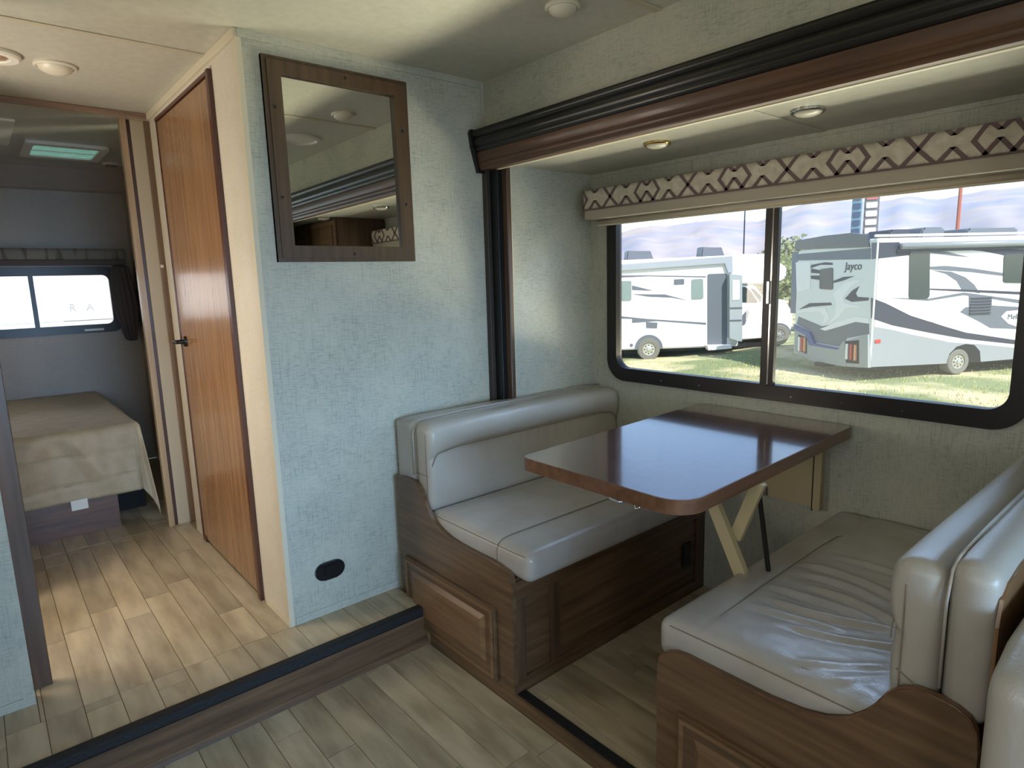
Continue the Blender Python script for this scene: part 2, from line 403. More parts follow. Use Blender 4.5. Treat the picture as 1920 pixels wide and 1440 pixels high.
# header and end-of-hall partition
hh = sroot('trim_11', (XD, .4, H))
obj('header_strip', bx(XD-.01, XD+.004, -.0, YH, H-.028, H-.001, bev=.002), wood('header_oak', (148, 116, 88), (118, 88, 64), 'Y'), hh)
XP = -3.77
pt = sroot('trim_12', (XP, .74, 0))
OAKL = wood('casing_oak', (188, 158, 118), (160, 128, 92), 'Z')
for nm, ya, yb, dx, mm in (('door_casing', .678, .707, .012, OAKL), ('casing_groove', .707, .725, .0, REDB), ('pocket_panel', .725, .786, .006, mat('tan_panel', (190, 170, 140), .5)), ('casing_strip', .786, .82, .012, wood('casing_brown', (140, 112, 88), (112, 86, 64), 'Z'))):
    obj(nm, bx(XP-.03, XP+dx, ya, yb, .0, H, bev=.0015), mm, pt)
obj('latch', bx(XP+.012, XP+.02, .785, .80, 1.405, 1.42, bev=.002), WHT, pt)
obj('wall_partition', bx(XP-.02, XD, YH+.04, YH+.06, 0, H), WPH, struct=True)

# bedroom shell
rw = [(-.6, 0), (.98, 0), (.98, H)]
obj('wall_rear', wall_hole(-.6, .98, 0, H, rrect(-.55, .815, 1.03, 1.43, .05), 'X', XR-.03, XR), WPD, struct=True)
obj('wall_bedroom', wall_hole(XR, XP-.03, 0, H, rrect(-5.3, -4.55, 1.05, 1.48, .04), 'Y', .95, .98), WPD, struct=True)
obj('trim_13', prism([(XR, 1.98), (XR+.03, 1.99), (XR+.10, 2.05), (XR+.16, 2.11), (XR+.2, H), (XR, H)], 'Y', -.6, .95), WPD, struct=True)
w2 = sroot('window_2', (XR, .2, 1.2))
obj('window_frame', ring(rrect(-.62+.03, .85, .995, 1.465, .07), rrect(-.55, .79, 1.055, 1.405, .04), 'X', XR-.02, XR+.012), FRM, w2)
obj('window_mullion', bx(XR-.012, XR+.01, .322, .350, 1.05, 1.41, bev=.002), FRM, w2)
obj('window_pane', bx(XR-.01, XR-.006, -.56, .322, 1.05, 1.41), GLASS, w2)
obj('window_pane', bx(XR-.006, XR-.002, .350, .80, 1.05, 1.41), GLASS, w2)
obj('window_latch', bx(XR+.012, XR+.02, .60, .72, 1.01, 1.025, bev=.002), WHT, w2)
w3 = sroot('window_3', (-4.9, .95, 1.3))
obj('window_frame', ring(rrect(-5.33, -4.52, 1.02, 1.51, .05), rrect(-5.29, -4.56, 1.06, 1.47, .03), 'Y', .94, .985), FRM, w3)
obj('window_pane', bx(-5.31, -4.54, .962, .966, 1.05, 1.48), GLASS, w3)

# main wall above and beside the slide-out opening
XO1 = -.06
mw = B(); box(mw, XM, XO1, YW, YW+.04, ZC+.0, H); box(mw, XO1, 2.4, YW, YW+.04, ZL, H)
obj('wall_window', mw, WP, struct=True)
# slide-out shell
obj('wall_slide', bx(XE-.02, XE, YW+.062, YO+.03, -.2, ZC+.02), WP, struct=True)
obj('wall_slide', bx(.9, .92, YW+.05, YO+.03, -.2, ZC+.02), WP, struct=True)
hole = rrect(-2.055, -.43, .815, 1.66, .075)
obj('wall_slide', wall_hole(XE, .9, -.2, ZC, hole, 'Y', YO, YO+.03), WP, struct=True)
obj('trim_14', bx(XE, -.4, YO-.006, YO, ZC-.016, ZC, bev=.001), WP, struct=True)
# slide end flange beside the opening
jm = sroot('trim_15', (-2.2, 1.82, .9))
obj('flange_board', bx(XM+.001, XM+.030, YW-.022, YW, ZS, 1.80, bev=.003), mat('dark_flange', (54, 46, 40), .45), jm)
obj('rubber_seal', bx(XM+.001, XM+.078, YW+.0, YW+.028, ZS, 1.80, bev=.004), BLK, jm)
obj('flange_trim', prism([(XM+.0, YW+.028), (XM+.106, YW+.028), (XM+.108, YW+.034), (XM+.100, YW+.040), (XM+.098, YW+.058), (XM+.09, YW+.066), (XM+.0, YW+.066)], 'Z', ZS, ZC), WBZ, jm)
obj('corner_bead', bx(XE-.004, XE+.001, YW+.066, YW+.072, ZS, ZC), CREAM, jm)

# crown header over the slide-out opening
hr = thing('slide_out_header', 'long black and brown crown moulding header along the top of the slide-out opening', 'moulding', (-1.2, YW-.04, 1.76))
up = [(YW, 1.925), (YW-.083, 1.925), (YW-.086, 1.915), (YW-.083, 1.902), (YW-.074, 1.896), (YW-.078, 1.886), (YW-.077, 1.868), (YW-.070, 1.860), (YW-.072, 1.852), (YW-.066, 1.842), (YW-.062, 1.838), (YW, 1.838)]
lo = [(YW, 1.838), (YW-.060, 1.838), (YW-.058, 1.805), (YW-.054, 1.800), (YW-.056, 1.792), (YW-.051, 1.786), (YW-.052, 1.778), (YW-.046, 1.772), (YW-.044, 1.764), (YW, 1.764)]
obj('crown_moulding', prism(up, 'X', XM+.02, XO1-.14), WK, hr, autos=.9)
obj('header_board', prism(lo, 'X', XM+.02, XO1-.14), WDH, hr, autos=.9)
capo = [(YW, 1.93), (YW-.088, 1.93), (YW-.093, 1.915), (YW-.088, 1.895), (YW-.085, 1.86), (YW-.074, 1.838), (YW-.066, 1.80), (YW-.058, 1.775), (YW-.055, 1.755), (YW, 1.755)]
for xa in (XM+.001, XO1-.142):
    obj('end_cap', prism(capo, 'X', xa, xa+.022, bev=.002), BLK, hr)
obj('soffit_strip', bx(XM+.095, XO1-.14, YW-.014, YW, ZC-.024, ZC-.004, bev=.001), CREAM, hr)

# ------------------------------------------------------------------ main window
w1 = sroot('window_1', (-1.24, YO, 1.2))
obj('window_frame', ring(rrect(-2.078, -.405, .787, 1.69, .105, 10), rrect(-2.020, -.462, .850, 1.63, .06, 10), 'Y', YO-.014, YO+.028), FRM, w1)
obj('window_mullion', bx(-1.272, -1.242, YO-.012, YO+.02, .84, 1.64, bev=.002), FRM, w1)
obj('sash_stile', bx(-1.236, -1.216, YO-.016, YO+.008, .845, 1.64, bev=.002), FRM, w1)
obj('sash_channel', bx(-1.242, -1.236, YO-.014, YO+.0, .845, 1.64), CHR, w1)
obj('sash_latch', bx(-1.252, -1.238, YO-.026, YO-.012, 1.17, 1.26, bev=.003), CHR, w1)
obj('window_pane', bx(-2.03, -1.27, YO+.012, YO+.016, .84, 1.64), GLASS, w1)
obj('window_pane', bx(-1.225, -.45, YO+.004, YO+.008, .84, 1.64), GLASSH, w1)
for sx in (-1.75, -1.55, -1.14, -.95, -.75):
    obj('screw', lathe([(.004, 0), (.003, -.002)], (sx, YO-.014, .812), 'Y', 8), CHR, w1)

# valance
vx0, vx1, vy0 = -2.128, -.402, 2.272
va = thing('window_valance', 'padded valance with plum zigzag print over a beige board above the dinette window', 'valance', ((vx0+vx1)/2, 2.33, 1.63))
obj('fabric_cover', softbox(vx0, vx1, vy0, YO-.008, 1.606, 1.697, .008, .02), VALC, va, smooth=True)
obj('valance_board', bx(vx0+.006, vx1-.004, vy0+.006, YO-.008, 1.562, 1.606, bev=.004), VALB, va)
obj('lower_binding', bx(vx0, vx1, vy0-.002, vy0+.004, 1.603, 1.609, bev=.001), VALP, va)
pm = B()
z0, z1 = 1.609, 1.696; zm = (z0+z1)/2; wb = .0125
def rib(xa, za, xb, zb):
    dx = xb-xa; dz = zb-za; L = math.hypot(dx, dz); hw = wb/2*L/abs(dz)
    xs = [max(vx0+.001, min(vx1-.001, q)) for q in (xa-hw, xa+hw, xb+hw, xb-hw)]
    if max(xs)-min(xs) < .003: return
    prism([(xs[0], za), (xs[1], za), (xs[2], zb), (xs[3], zb)], 'Y', vy0-.0016, vy0+.001, pm)
per = .411; x = -1.136-3*per
while x < vx1+per:
    rib(x-.043, z0, x, zm); rib(x+.043, z0, x, zm); rib(x, zm, x-.036, z1); rib(x, zm, x+.036, z1)
    for s in (1, -1):
        cx = x+s*.092
        rib(cx-.033, z0, cx, z0+.036); rib(cx+.033, z0, cx, z0+.036)
        rib(cx-.018, z1, cx, z1-.018); rib(cx+.018, z1, cx, z1-.018)
        vv = x+s*.142
        rib(vv, zm, vv+s*.030, z1); rib(vv, zm, vv+s*.034, z0)
    cx = x+per/2
    rib(cx-.036, z0, cx, z0+.044); rib(cx+.036, z0, cx, z0+.044)
    rib(cx-.022, z1, cx, z1-.022); rib(cx+.022, z1, cx, z1-.022)
    x += per
obj('zigzag_print', pm, VALP, va)
rs = thing('roller_shade', 'rolled up pale roller shade tucked under the patterned valance', 'shade', (-1.26, 2.36, 1.56))
obj('shade_roll', tube([(vx0+.03, 2.345, 1.550), (vx1-.02, 2.345, 1.550)], .011, 14), SHADE, rs, smooth=True)
obj('hem_bar', bx(vx0+.035, vx1-.03, 2.340, 2.350, 1.532, 1.540, bev=.003), SHADE, rs)

# ------------------------------------------------------------------ mirror
mr = thing('wall_mirror_glass', 'rectangular mirror in a brown wooden frame with dark pegs on the linen wall', 'mirror', (XM, 1.13, 1.38))
mr.name = 'framed_mirror'; WL['framed_mirror'] = WL['wall_mirror_glass']
y0, y1, z0, z1 = .849, 1.412, 1.379, 2.068; a0, a1, c0, c1 = .910, 1.349, 1.436, 2.009
obj('mirror_frame', ring([(y1, z1), (y0, z1), (y0, z0), (y1, z0)], [(a1, c1), (a0, c1), (a0, c0), (a1, c0)], 'X', XM, XM+.018), WM, mr)
obj('frame_bead', ring([(y1, z1), (y0, z1), (y0, z0), (y1, z0)], [(y1-.014, z1-.014), (y0+.014, z1-.014), (y0+.014, z0+.014), (y1-.014, z0+.014)], 'X', XM, XM+.013), WM, mr)
f2 = ring([(y1-.014, z1-.014), (y0+.014, z1-.014), (y0+.014, z0+.014), (y1-.014, z0+.014)], [(a1, c1), (a0, c1), (a0, c0), (a1, c0)], 'X', XM+.016, XM+.024)
obj('frame_face', f2, WM, mr)
pn = bx(XM+.008, XM+.0125, a0-.004, a1+.004, c0-.004, c1+.004)
for v in pn.verts: v.co.x -= .0105*(v.co.y-(a0+a1)/2)+.0105*(v.co.z-(c0+c1)/2)     # the pane sits very slightly askew in its frame
obj('mirror_pane', pn, MIR, mr)
for py, pz in ((1.15, 2.038), (.88, 1.90), (.88, 1.60), (1.38, 1.88), (1.38, 1.60), (1.14, 1.407)):
    obj('peg', lathe([(.006, 0), (.0055, .002), (.003, .003)], (XM+.024, py, pz), 'X', 10), BLK, mr)

# black oval outlet on the linen wall
ov = thing('oval_outlet_cover', 'small black oval outlet cover low on the linen mirror wall', 'outlet', (XM, .949, .181))
pts = [((p[0])*1, p[1]) for p in rrect(.888, 1.010, .145, .216, .0352, 8)]
obj('cover_plate', prism(pts, 'X', XM, XM+.014, bev=.004), BLK, ov, autos=.5)
obj('cover_lid', prism(rrect(.925, .974, .158, .206, .006, 3), 'X', XM+.014, XM+.019, bev=.002), BLK, ov)

# ------------------------------------------------------------------ ceiling lamps
def dome(name, label, c, r, drop, ringm, domem, grp=None):
    t = thing(name, label, 'ceiling light', c, grp)
    obj('trim_ring', lathe([(r, 0), (r, -.006), (r*.93, -.010), (r*.86, -.010), (r*.86, -.002)], c, 'Z', 32), ringm, t, autos=.5)
    obj('lens', lathe([(r*.86, -.002), (r*.84, -.008), (r*.7, -.008-drop*.5), (r*.45, -.008-drop*.85), (r*.15, -.008-drop)], c, 'Z', 32), domem, t, smooth=True)
    return t
dome('dome_light', 'small round white dome light on the main ceiling near the top edge of the photo', (-1.515, 1.535, H), .056, .022, DOME, DOME)
dome('dome_light', 'beige round dome light on the hallway ceiling, beside the ringed one', (-3.03, .36, H), .07, .026, DOME, DOME)
t = thing('ringed_light', 'white ringed round light on the hallway ceiling at the left edge of the photo', 'ceiling light', (-3.0, .165, H))
obj('outer_ring', lathe([(.092, 0), (.092, -.012), (.084, -.018), (.06, -.018), (.056, -.012), (.056, -.002)], (-3.0, .165, H), 'Z', 36), WHT, t, autos=.5)
obj('lens', lathe([(.056, -.002), (.05, -.014), (.02, -.018)], (-3.0, .165, H), 'Z', 32), mat('smoked_lens', (170, 140, 115), .3), t, smooth=True)
for nm, lx in (('the one nearest the mirror wall', -1.528), ('second from the mirror wall', -.962), ('the one seen only in the mirror', -.34)):
    dome('puck_light', 'round puck light in the slide-out ceiling, '+nm, (lx, 2.042 if lx < -.5 else 1.955, ZC), .05, .012, CHR if lx > -1 else mat('brass_ring', (190, 160, 100), .25, .5, 1.), DOME, 'puck lights in the slide-out ceiling')
t = thing('ceiling_vent', 'round white vent on the main ceiling, reflected in the mirror', 'vent', (-.93, 1.56, H))
obj('vent_ring', lathe([(.12, 0), (.12, -.008), (.10, -.014), (.09, -.004)], (-.93, 1.56, H), 'Z', 32), WHT, t, autos=.5)
# bedroom ceiling fittings
t = thing('roof_skylight', 'teal glowing rectangular skylight with a pale frame in the bedroom ceiling', 'skylight', (-4.78, .55, H))
obj('skylight_frame', ring(rrect(-5.02, -4.54, .345, .755, .03, 4), rrect(-4.95, -4.60, .39, .71, .02, 4), 'Z', H-.018, H), WHT, t)
obj('skylight_lens', bx(-4.96, -4.59, .38, .72, H-.008, H-.002), TEAL, t)
obj('lens_bar', bx(-4.785, -4.775, .385, .715, H-.014, H-.008), WHT, t)
t = thing('round_vent', 'small round slotted vent in the bedroom ceiling right of the skylight', 'vent', (-5.2, .90, H))
t.location = (-5.12, .85, H); WL[t.name] = Vector((-5.12, .85, H))
obj('vent_ring', lathe([(.055, 0), (.055, -.01), (.045, -.014)], (-5.12, .85, H), 'Z', 24), WHT, t)
for k in range(5):
    obj('vent_slot', bx(-5.155+.0, -5.085, .82+k*.015-.004, .82+k*.015+.004, H-.0155, H-.0135), BLK, t)
t = thing('ceiling_panel', 'plain white rectangular panel in the bedroom ceiling at the left edge of the photo', 'vent', (-4.35, .1, H))
obj('panel_body', bx(-4.72, -4.05, -.25, .285, H-.012, H, bev=.004), WHT, t)  # plain white slab set on the bedroom ceiling

# ------------------------------------------------------------------ bedroom valance, curtain, bed
t = thing('bedroom_valance', 'grey fabric box valance above the bedroom window', 'valance', (XR+.06, .2, 1.52))
obj('valance_box', softbox(XR+.001, XR+.09, -.58, .905, 1.512, 1.588, .008, .03), mat('grey_cloth', (128, 120, 112), .9, .1, 0, (96, 86, 82), (1, 3, .4), 6, 2, (.4, .5)), t, smooth=True)
obj('valance_underside', bx(XR+.001, XR+.085, -.57, .90, 1.475, 1.511, bev=.003), DARKC, t)
def curt(p, n):
    k = (1.472-p.z)/.55
    c = .862+.022*k
    wdt = .75+.35*math.sin(min(1, max(0, k))*PI*.9) if k < .6 else max(.22, 1.08-1.75*(k-.6)**1.1)
    y = c+(p.y-.8625)*wdt
    y += .006*math.sin(p.y*220)*(1 if p.x > XR+.04 else .4)
    return Vector((p.x+.006*math.sin(p.y*180+p.z*4), y, p.z))
t = thing('side_curtain', 'dark gathered curtain hanging at the right of the bedroom window', 'curtain', (XR+.05, .86, .91))
obj('curtain_cloth', softbox(XR+.02, XR+.07, .79, .935, .92, 1.472, .03, .008, curt), DARKC, t, smooth=True)

bed = thing('bed', 'low bed with a walnut box base in the bedroom at the end of the hall', 'bed', (-4.6, .1, 0))
bb = B(); box(bb, -5.3, -3.985, -.59, .485, 0, .34)
obj('bed_base', bb, wood('bed_base_wood', (112, 74, 50), (78, 50, 34), 'Y'), bed)
obj('base_recess_shade', bx(-5.3, -4.25, .486, .66, 0, .34), mat('recess_shade_black', (16, 13, 12), .8), bed)  # black block stands for the shade in the open gap under the bed
obj('mattress', softbox(-5.38, -4.01, -.585, .612, .342, .555, .05, .05), WHT, bed, smooth=True)
bed_tag = thing('law_tag', 'small white tag peeking out below the beige blanket', 'tag', (-3.97, .31, .17))
obj('tag_paper', bx(-3.966, -3.964, .27, .345, .145, .20), WHT, bed_tag)
# blanket: one cloth, unrolled over the top, the front and the right side
bm = B(); NX, NY = 130, 110
xe, ye, zt = -3.965, .635, .575
grid = []
for i in range(NX+1):
    row = []
    for j in range(NY+1):
        u = -1.42+i*(1.42+.40)/NX      # past the front edge (+)
        v = -1.18+j*(1.18+.40)/NY      # past the right edge (+)
        a = max(0, u); b = max(0, v); r = math.hypot(a, b)
        th = math.atan2(b, a) if r > 0 else 0
        rr = .035
        def drop(s): return (rr*math.sin(min(s/rr, PI/2)), (rr*(1-math.cos(min(s/rr, PI/2))) + max(0, s-rr*PI/2)))
        out, dn = drop(r)
        corner = math.sin(2*th) if r > 0 else 0
        fl = corner*r*.12
        x = xe-rr+min(0, u)+(out+fl)*math.cos(th) if r > 0 else xe-rr+u
        y = ye-rr+min(0, v)+(out+fl)*math.sin(th) if r > 0 else ye-rr+v
        z = zt-dn+fl*.05
        if u > 0 and v <= 0:
            w_ = min(1, a/.15)
            x += w_*(.012*math.sin(v*9+1)+.006*math.sin(v*23)+.010*max(0, math.sin(v*4.2+2.6))); z += .004*math.sin(v*7)+w_*(-.02)*(v+.0)*-1*0
        if u > 0 and v <= .02:
            for az_, sl_ in ((.17, .02), (.30, -.05)): x -= .014*math.exp(-((a-az_-sl_*v)/.007)**2)
            for v0_, sl_ in ((-.22, .55), (-.50, -.5), (-.08, .3)): x += .020*max(0, 1-abs(v-v0_-sl_*(a-.18))*12)*(1 if a > .1 else a/.1)
        if v > 0 and u <= 0: y += min(1, b/.15)*(.012*math.sin(u*8)+.006*math.sin(u*19))
        if r == 0: z += .006*noise.noise(Vector((u*3, v*3, 0)))+.002*noise.noise(Vector((u*14, v*14, 3)))
        if corner > 0: x += .012*math.sin(th*9)*min(1, r/.2)
        if z < .008: z = .008
        row.append(bm.verts.new((x, min(y, .925), z)))
    grid.append(row)
for i in range(NX):
    for j in range(NY): bm.faces.new((grid[i][j], grid[i+1][j], grid[i+1][j+1], grid[i][j+1]))
bl = obj('blanket', bm, BLANK, None, smooth=True, origin=(-4.6, .1, .575)); tag(bl, 'plain beige blanket draped over the bed with one corner hanging to the floor', 'blanket')
so = bl.modifiers.new('solid', 'SOLIDIFY'); so.thickness = .006; so.offset = 1

# ------------------------------------------------------------------ dinette benches
def gathers(amp):
    return lambda y, d: amp*(math.sin(y*95+3*math.sin(y*11))+.6*math.sin(y*161+1))*math.exp(-d/.035)
def bench(side):
    left = side == 'left'
    s = -1 if left else 1
    xf = -1.510 if left else -.921
    X = lambda u: xf+s*u
    if left:
        prof = [(0, .298), (.005, .315), (.023, .329), (.07, .338), (.118, .341), (.22, .340), (.30, .342), (.36, .347), (.41, .357), (.45, .373), (.48, .394), (.510, .426), (.532, .46), (.545, .485), (.561, .500), (.59, .512), (.625, .515), (.68, .512), (.727, .504)]
        lab = 'beige vinyl dinette bench with a walnut base against the mirror wall, facing right'
    else:
        prof = [(0, .294), (.006, .315), (.025, .334), (.053, .347), (.08, .350), (.21, .350), (.30, .350), (.376, .356), (.424, .369), (.469, .392), (.498, .421), (.521, .456), (.539, .488), (.558, .509), (.584, .521), (.621, .520), (.650, .516), (.670, .505), (.682, .485), (.687, .45)]
        lab = 'beige vinyl dinette bench with a wrinkled seat in the lower right foreground'
    D = prof[-1][0]
    t = thing('dinette_bench', lab, 'bench', (X(D/2), 1.8, ZS), 'dinette benches beside the table')
    zb = ZS-.0
    pts = [(X(u), z) for u, z in prof]+[(X(D), zb), (X(0), zb)]
    obj('side_panel', prism(pts, 'Y', 1.250, 1.270, bev=.0015), WBX, t)
    # edge banding line following the curve of the panel
    obj('edge_banding', tube([(X(u), 1.2515, z+.0005) for u, z in prof], .0022, 6), TE, t, smooth=True)
    # door in the side panel
    u0, u1, za, zb2 = (.087, .675, -.102, .176) if left else (.075, .615, -.105, .195)
    dz = 0
    xa, xb = sorted((X(u0), X(u1)))
    dr = obj('cabinet_door', bx(xa, xb, 1.236, 1.250, za, zb2, bev=.003), WBX, t)
    obj('door_bevel', ring([(xb-.008, zb2-.008), (xa+.008, zb2-.008), (xa+.008, za+.008), (xb-.008, za+.008)], [(xb-.020, zb2-.020), (xa+.020, zb2-.020), (xa+.020, za+.020), (xb-.020, za+.020)], 'Y', 1.231, 1.237), DOORW, dr)
    ri = B(); rx0, rx1, rz0, rz1 = xa+.05, xb-.05, za+.05, zb2-.045; q = .018
    o4 = [(rx0, rz0), (rx1, rz0), (rx1, rz1), (rx0, rz1)]; i4 = [(rx0+q, rz0+q), (rx1-q, rz0+q), (rx1-q, rz1-q), (rx0+q, rz1-q)]
    A = [ri.verts.new((p[0], 1.236, p[1])) for p in o4]; C_ = [ri.verts.new((p[0], 1.226, p[1])) for p in i4]
    ri.faces.new(C_)
    for k in range(4): ri.faces.new((A[k], A[(k+1) % 4], C_[(k+1) % 4], C_[k]))
    obj('raised_panel', ri, DOORW, dr)
    # riser under the seat
    xr = X(.012)
    xa, xb = sorted((xr, xr+s*.016))
    obj('seat_riser', bx(xa, xb, 1.270, YO-.001, ZS, .30), WB, t)
    for zz0, zz1 in ((.225, .292), (ZS, ZS+.05)):
        p, q2 = sorted((xr-s*.010, xr))
        obj('riser_rail', bx(p, q2, 1.262, YO-.001, zz0, zz1, bev=.002), WB, t)
    for yy0, yy1 in ((1.262, 1.31), (1.43, 1.475), (2.34, YO-.002)):
        p, q2 = sorted((xr-s*.010, xr))
        obj('riser_stile', bx(p, q2, yy0, yy1, ZS+.05, .225, bev=.002), WBZ, t)
    obj('seat_deck', bx(min(X(.03), X(D)), max(X(.03), X(D)), 1.270, YO-.001, .282, .300), WB, t)
    if left:
        obj('black_outlet', bx(X(.012)+.0001, X(.012)+.008, 2.235, 2.30, .02, .125, bev=.003), BLK, t)
        obj('socket_face', bx(X(.012)+.008, X(.012)+.010, 2.25, 2.285, .04, .105, bev=.001), mat('dark_grey_plastic', (40, 40, 42), .5), t)
    # seat cushion
    fu_ = -.066 if left else -.018
    ub = .530 if left else .530
    sa, sb = sorted((X(fu_), X(ub)))
    zt0, zt1 = (.301, .405) if left else (.301, .408)
    folds = [] if left else [((-.80, 1.545), (-.66, 1.555), (-.52, 1.61), .0065), ((-.825, 1.81), (-.72, 1.834), (-.56, 1.80), .005), ((-.75, 1.685), (-.63, 1.695), (-.50, 1.66), .0055),
             ((-.70, 1.455), (-.574, 1.486), (-.45, 1.56), .005), ((-.60, 1.33), (-.52, 1.38), (-.44, 1.47), .0035), ((-.55, 1.295), (-.50, 1.33), (-.44, 1.42), .003), ((-.83, 1.62), (-.72, 1.63), (-.58, 1.64), .004),
             ((-.80, 1.48), (-.70, 1.50), (-.60, 1.52), .004), ((-.78, 1.93), (-.68, 1.95), (-.56, 1.94), .003), ((-.79, 1.75), (-.69, 1.77), (-.60, 1.76), .004)]
    def seat_d(p, n):
        p = p.copy(); tx = (p.x-sa)/(sb-sa); ty = (p.y-1.247)/(YO-1.247)
        if p.z > (zt0+zt1)/2:
            e = min(1, min(tx, 1-tx)/.18)*min(1, min(ty, 1-ty)/.08); p.z += .010*e
            # sewn-in panel: dips at the seam, puffs inside
            uu = abs(p.x-X(0))
            if not left:
                d_ = uu-.095; yy = p.y-1.30
                if d_ > 0 and yy > 0: p.z += .004*min(1, d_/.03)*min(1, yy/.03)
                p.z -= .004*math.exp(-(d_/.006)**2)
            else: p.z -= .003*math.exp(-((p.x+1.608)/.007)**2)
            for a, m, b, h in folds:
                if not (a[0]-.03 < p.x < b[0]+.08): continue
                k = (p.x-a[0])/(b[0]-a[0]); yc = (1-k)**2*a[1]+2*k*(1-k)*(2*m[1]-.5*a[1]-.5*b[1])+k*k*b[1]
                fade = max(0, min(1, k/.25))*max(0, min(1, (1.25-k)/.3)); dy = p.y-yc
                p.z += 1.5*h*fade*(math.exp(-(dy/.012)**2)-.75*math.exp(-((dy+.020)/.011)**2))
            if not left and uu > .1:
                p.z += .0014*noise.noise(Vector((p.x*14, p.y*34, 2.)))+.0008*noise.noise(Vector((p.x*40, p.y*70, 5.)))
        else:
            pass
        return p
    cu = obj('seat_cushion', softbox(sa, sb, 1.2715, YO-.004, zt0, zt1, .030, .016 if left else .0105, seat_d), VIN2, t, smooth=True)
    if left:
        obj('seam', tube([(-1.608, 1.271, .325), (-1.608, 1.2705, .375), (-1.608, 1.278, .398), (-1.608, 1.30, .4105), (-1.608, 1.33, .4145), (-1.608, 1.36, .4150), (-1.608, 2.30, .4150)], .0018, 6), SEAM, cu)
        obj('edge_seam', tube([(-1.99, 1.274, .394), (-1.7, 1.274, .394), (-1.50, 1.274, .394), (-1.47, 1.277, .394)], .0015, 6), SEAM, cu)
    else:
        obj('seam', tube([(-.50, 1.322, .4155), (-.70, 1.318, .4155), (-.775, 1.322, .4158), (-.805, 1.34, .4168), (-.818, 1.38, .4172), (-.826, 1.6, .4172), (-.830, 2.0, .4172), (-.826, 2.10, .4172), (-.80, 2.15, .4172)], .0016, 6), SEAM, cu)
        obj('edge_seam', tube([(-.44, 1.276, .399), (-.7, 1.276, .399), (-.90, 1.276, .397)], .0016, 6), SEAM, cu)
    # backrest: front pad and rear shell
    if left: uf, um, ur, ztop, zs = .505, .605, .760, .752, .760
    else: uf, um, ur, ztop, zs = .532, .610, .690, .764, .790
    pa, pb = sorted((X(uf), X(um)))
    zseam = .645
    def pad_d(p, n):
        p = p.copy()
        front = (p.x-(pa+pb)/2)*(-s) > .02
        if front:
            f = 1.0
            ye_ = min(p.y-1.25, YO-p.y)
            zz = zseam-(.06*math.exp(-ye_/.06))
            upd = .016*math.sin(max(0, min(1, (p.z-zz)/(ztop-zz)))*PI)**.7 if p.z > zz else .006*math.sin(max(0, min(1, (p.z-.42)/(zz-.42)))*PI)
            p.x += -s*upd
            p.x += s*.006*math.exp(-((p.z-zz)/.006)**2)
            if p.z < zz:
                d_ = zz-p.z; p.x += -s*(.0032*(math.sin(p.y*190+4*math.sin(p.y*13))+.6*math.sin(p.y*117+1))*math.exp(-d_/.035)+.0022*math.sin(p.y*70+2*math.sin(p.y*9)-d_*20)*math.exp(-d_/.12))*math.exp(-((p.y-1.7)/.42)**2)
                p.x += -s*.0016*noise.noise(Vector((p.y*28, p.z*9, 1.3)))
        if p.z > .70:   # rounded ends at the top corners
            ye_ = min(p.y-1.245, YO-p.y)
            p.z -= .020*math.exp(-ye_/.03)*(p.z-.70)/.06
        return p
    pd = obj('backrest_pad', softbox(pa, pb, 1.2715, YO-.006, .395, ztop, .030, .0075, pad_d), VIN, t, smooth=True)
    xs_ = X(uf)-s*.001
    obj('gather_seam', tube([(xs_-s*.004, 1.284, .585), (xs_-s*.006, 1.295, .612), (xs_-s*.006, 1.31, .632), (xs_-s*.005, 1.40, .643), (xs_-s*.005, 1.8, .645), (xs_-s*.005, 2.25, .643), (xs_-s*.006, 2.34, .632), (xs_-s*.006, 2.38, .60)], .0018, 6), SEAM, pd)
    obj('side_seam', tube([(X(uf+.018), 1.2707, .42), (X(uf+.018), 1.2707, .60), (X(uf+.018), 1.272, .71)], .0015, 6), SEAM, pd)
    obj('side_seam', tube([(X(uf+.012), 1.2707, .545 if left else .535), (X(um-.01), 1.2707, .545 if left else .505)], .0015, 6), SEAM, pd)
    ra, rb = sorted((X(um+.004), X(ur)))
    zlo = .47
    def sh_d(p, n):
        p = p.copy()
        lo_ = .505+.02
        ye_ = min(p.y-1.245, YO-p.y)
        if p.z > .70: p.z -= .022*math.exp(-ye_/.03)*(p.z-.70)/.06
        k = (p.x-X(ur))*(-s)/abs(rb-ra)      # 0 at the back, 1 at the front
        if p.z > .74: p.z -= (.018 if left else .006)*(1-max(0, min(1, k)))
        return p
    sh = obj('backrest_shell', softbox(ra, rb, 1.2715, YO-.005, zlo, zs, .032, .0125, sh_d), VIN, t, smooth=True)
    obj('shell_piping', tube([(X(um+.006), 1.2715, .53), (X(um+.006), 1.2705, .70), (X(um+.008), 1.283, zs-.030), (X(um+.012), 1.30, zs-.010), (X(um+.012), 1.5, zs-.004), (X(um+.012), 2.38, zs-.004)], .003, 6), VIN, sh, smooth=True)
    if not left:
        obj('back_panel', prism([(1.274, -.1), (1.274, .68), (1.288, .728), (1.32, .748), (1.40, .755), (YO-.002, .755), (YO-.002, -.1)], 'X', -.2335, -.228, bev=.002), WD, t, label='orange-brown plywood back panel')
    return t
bench('left'); bench('right')

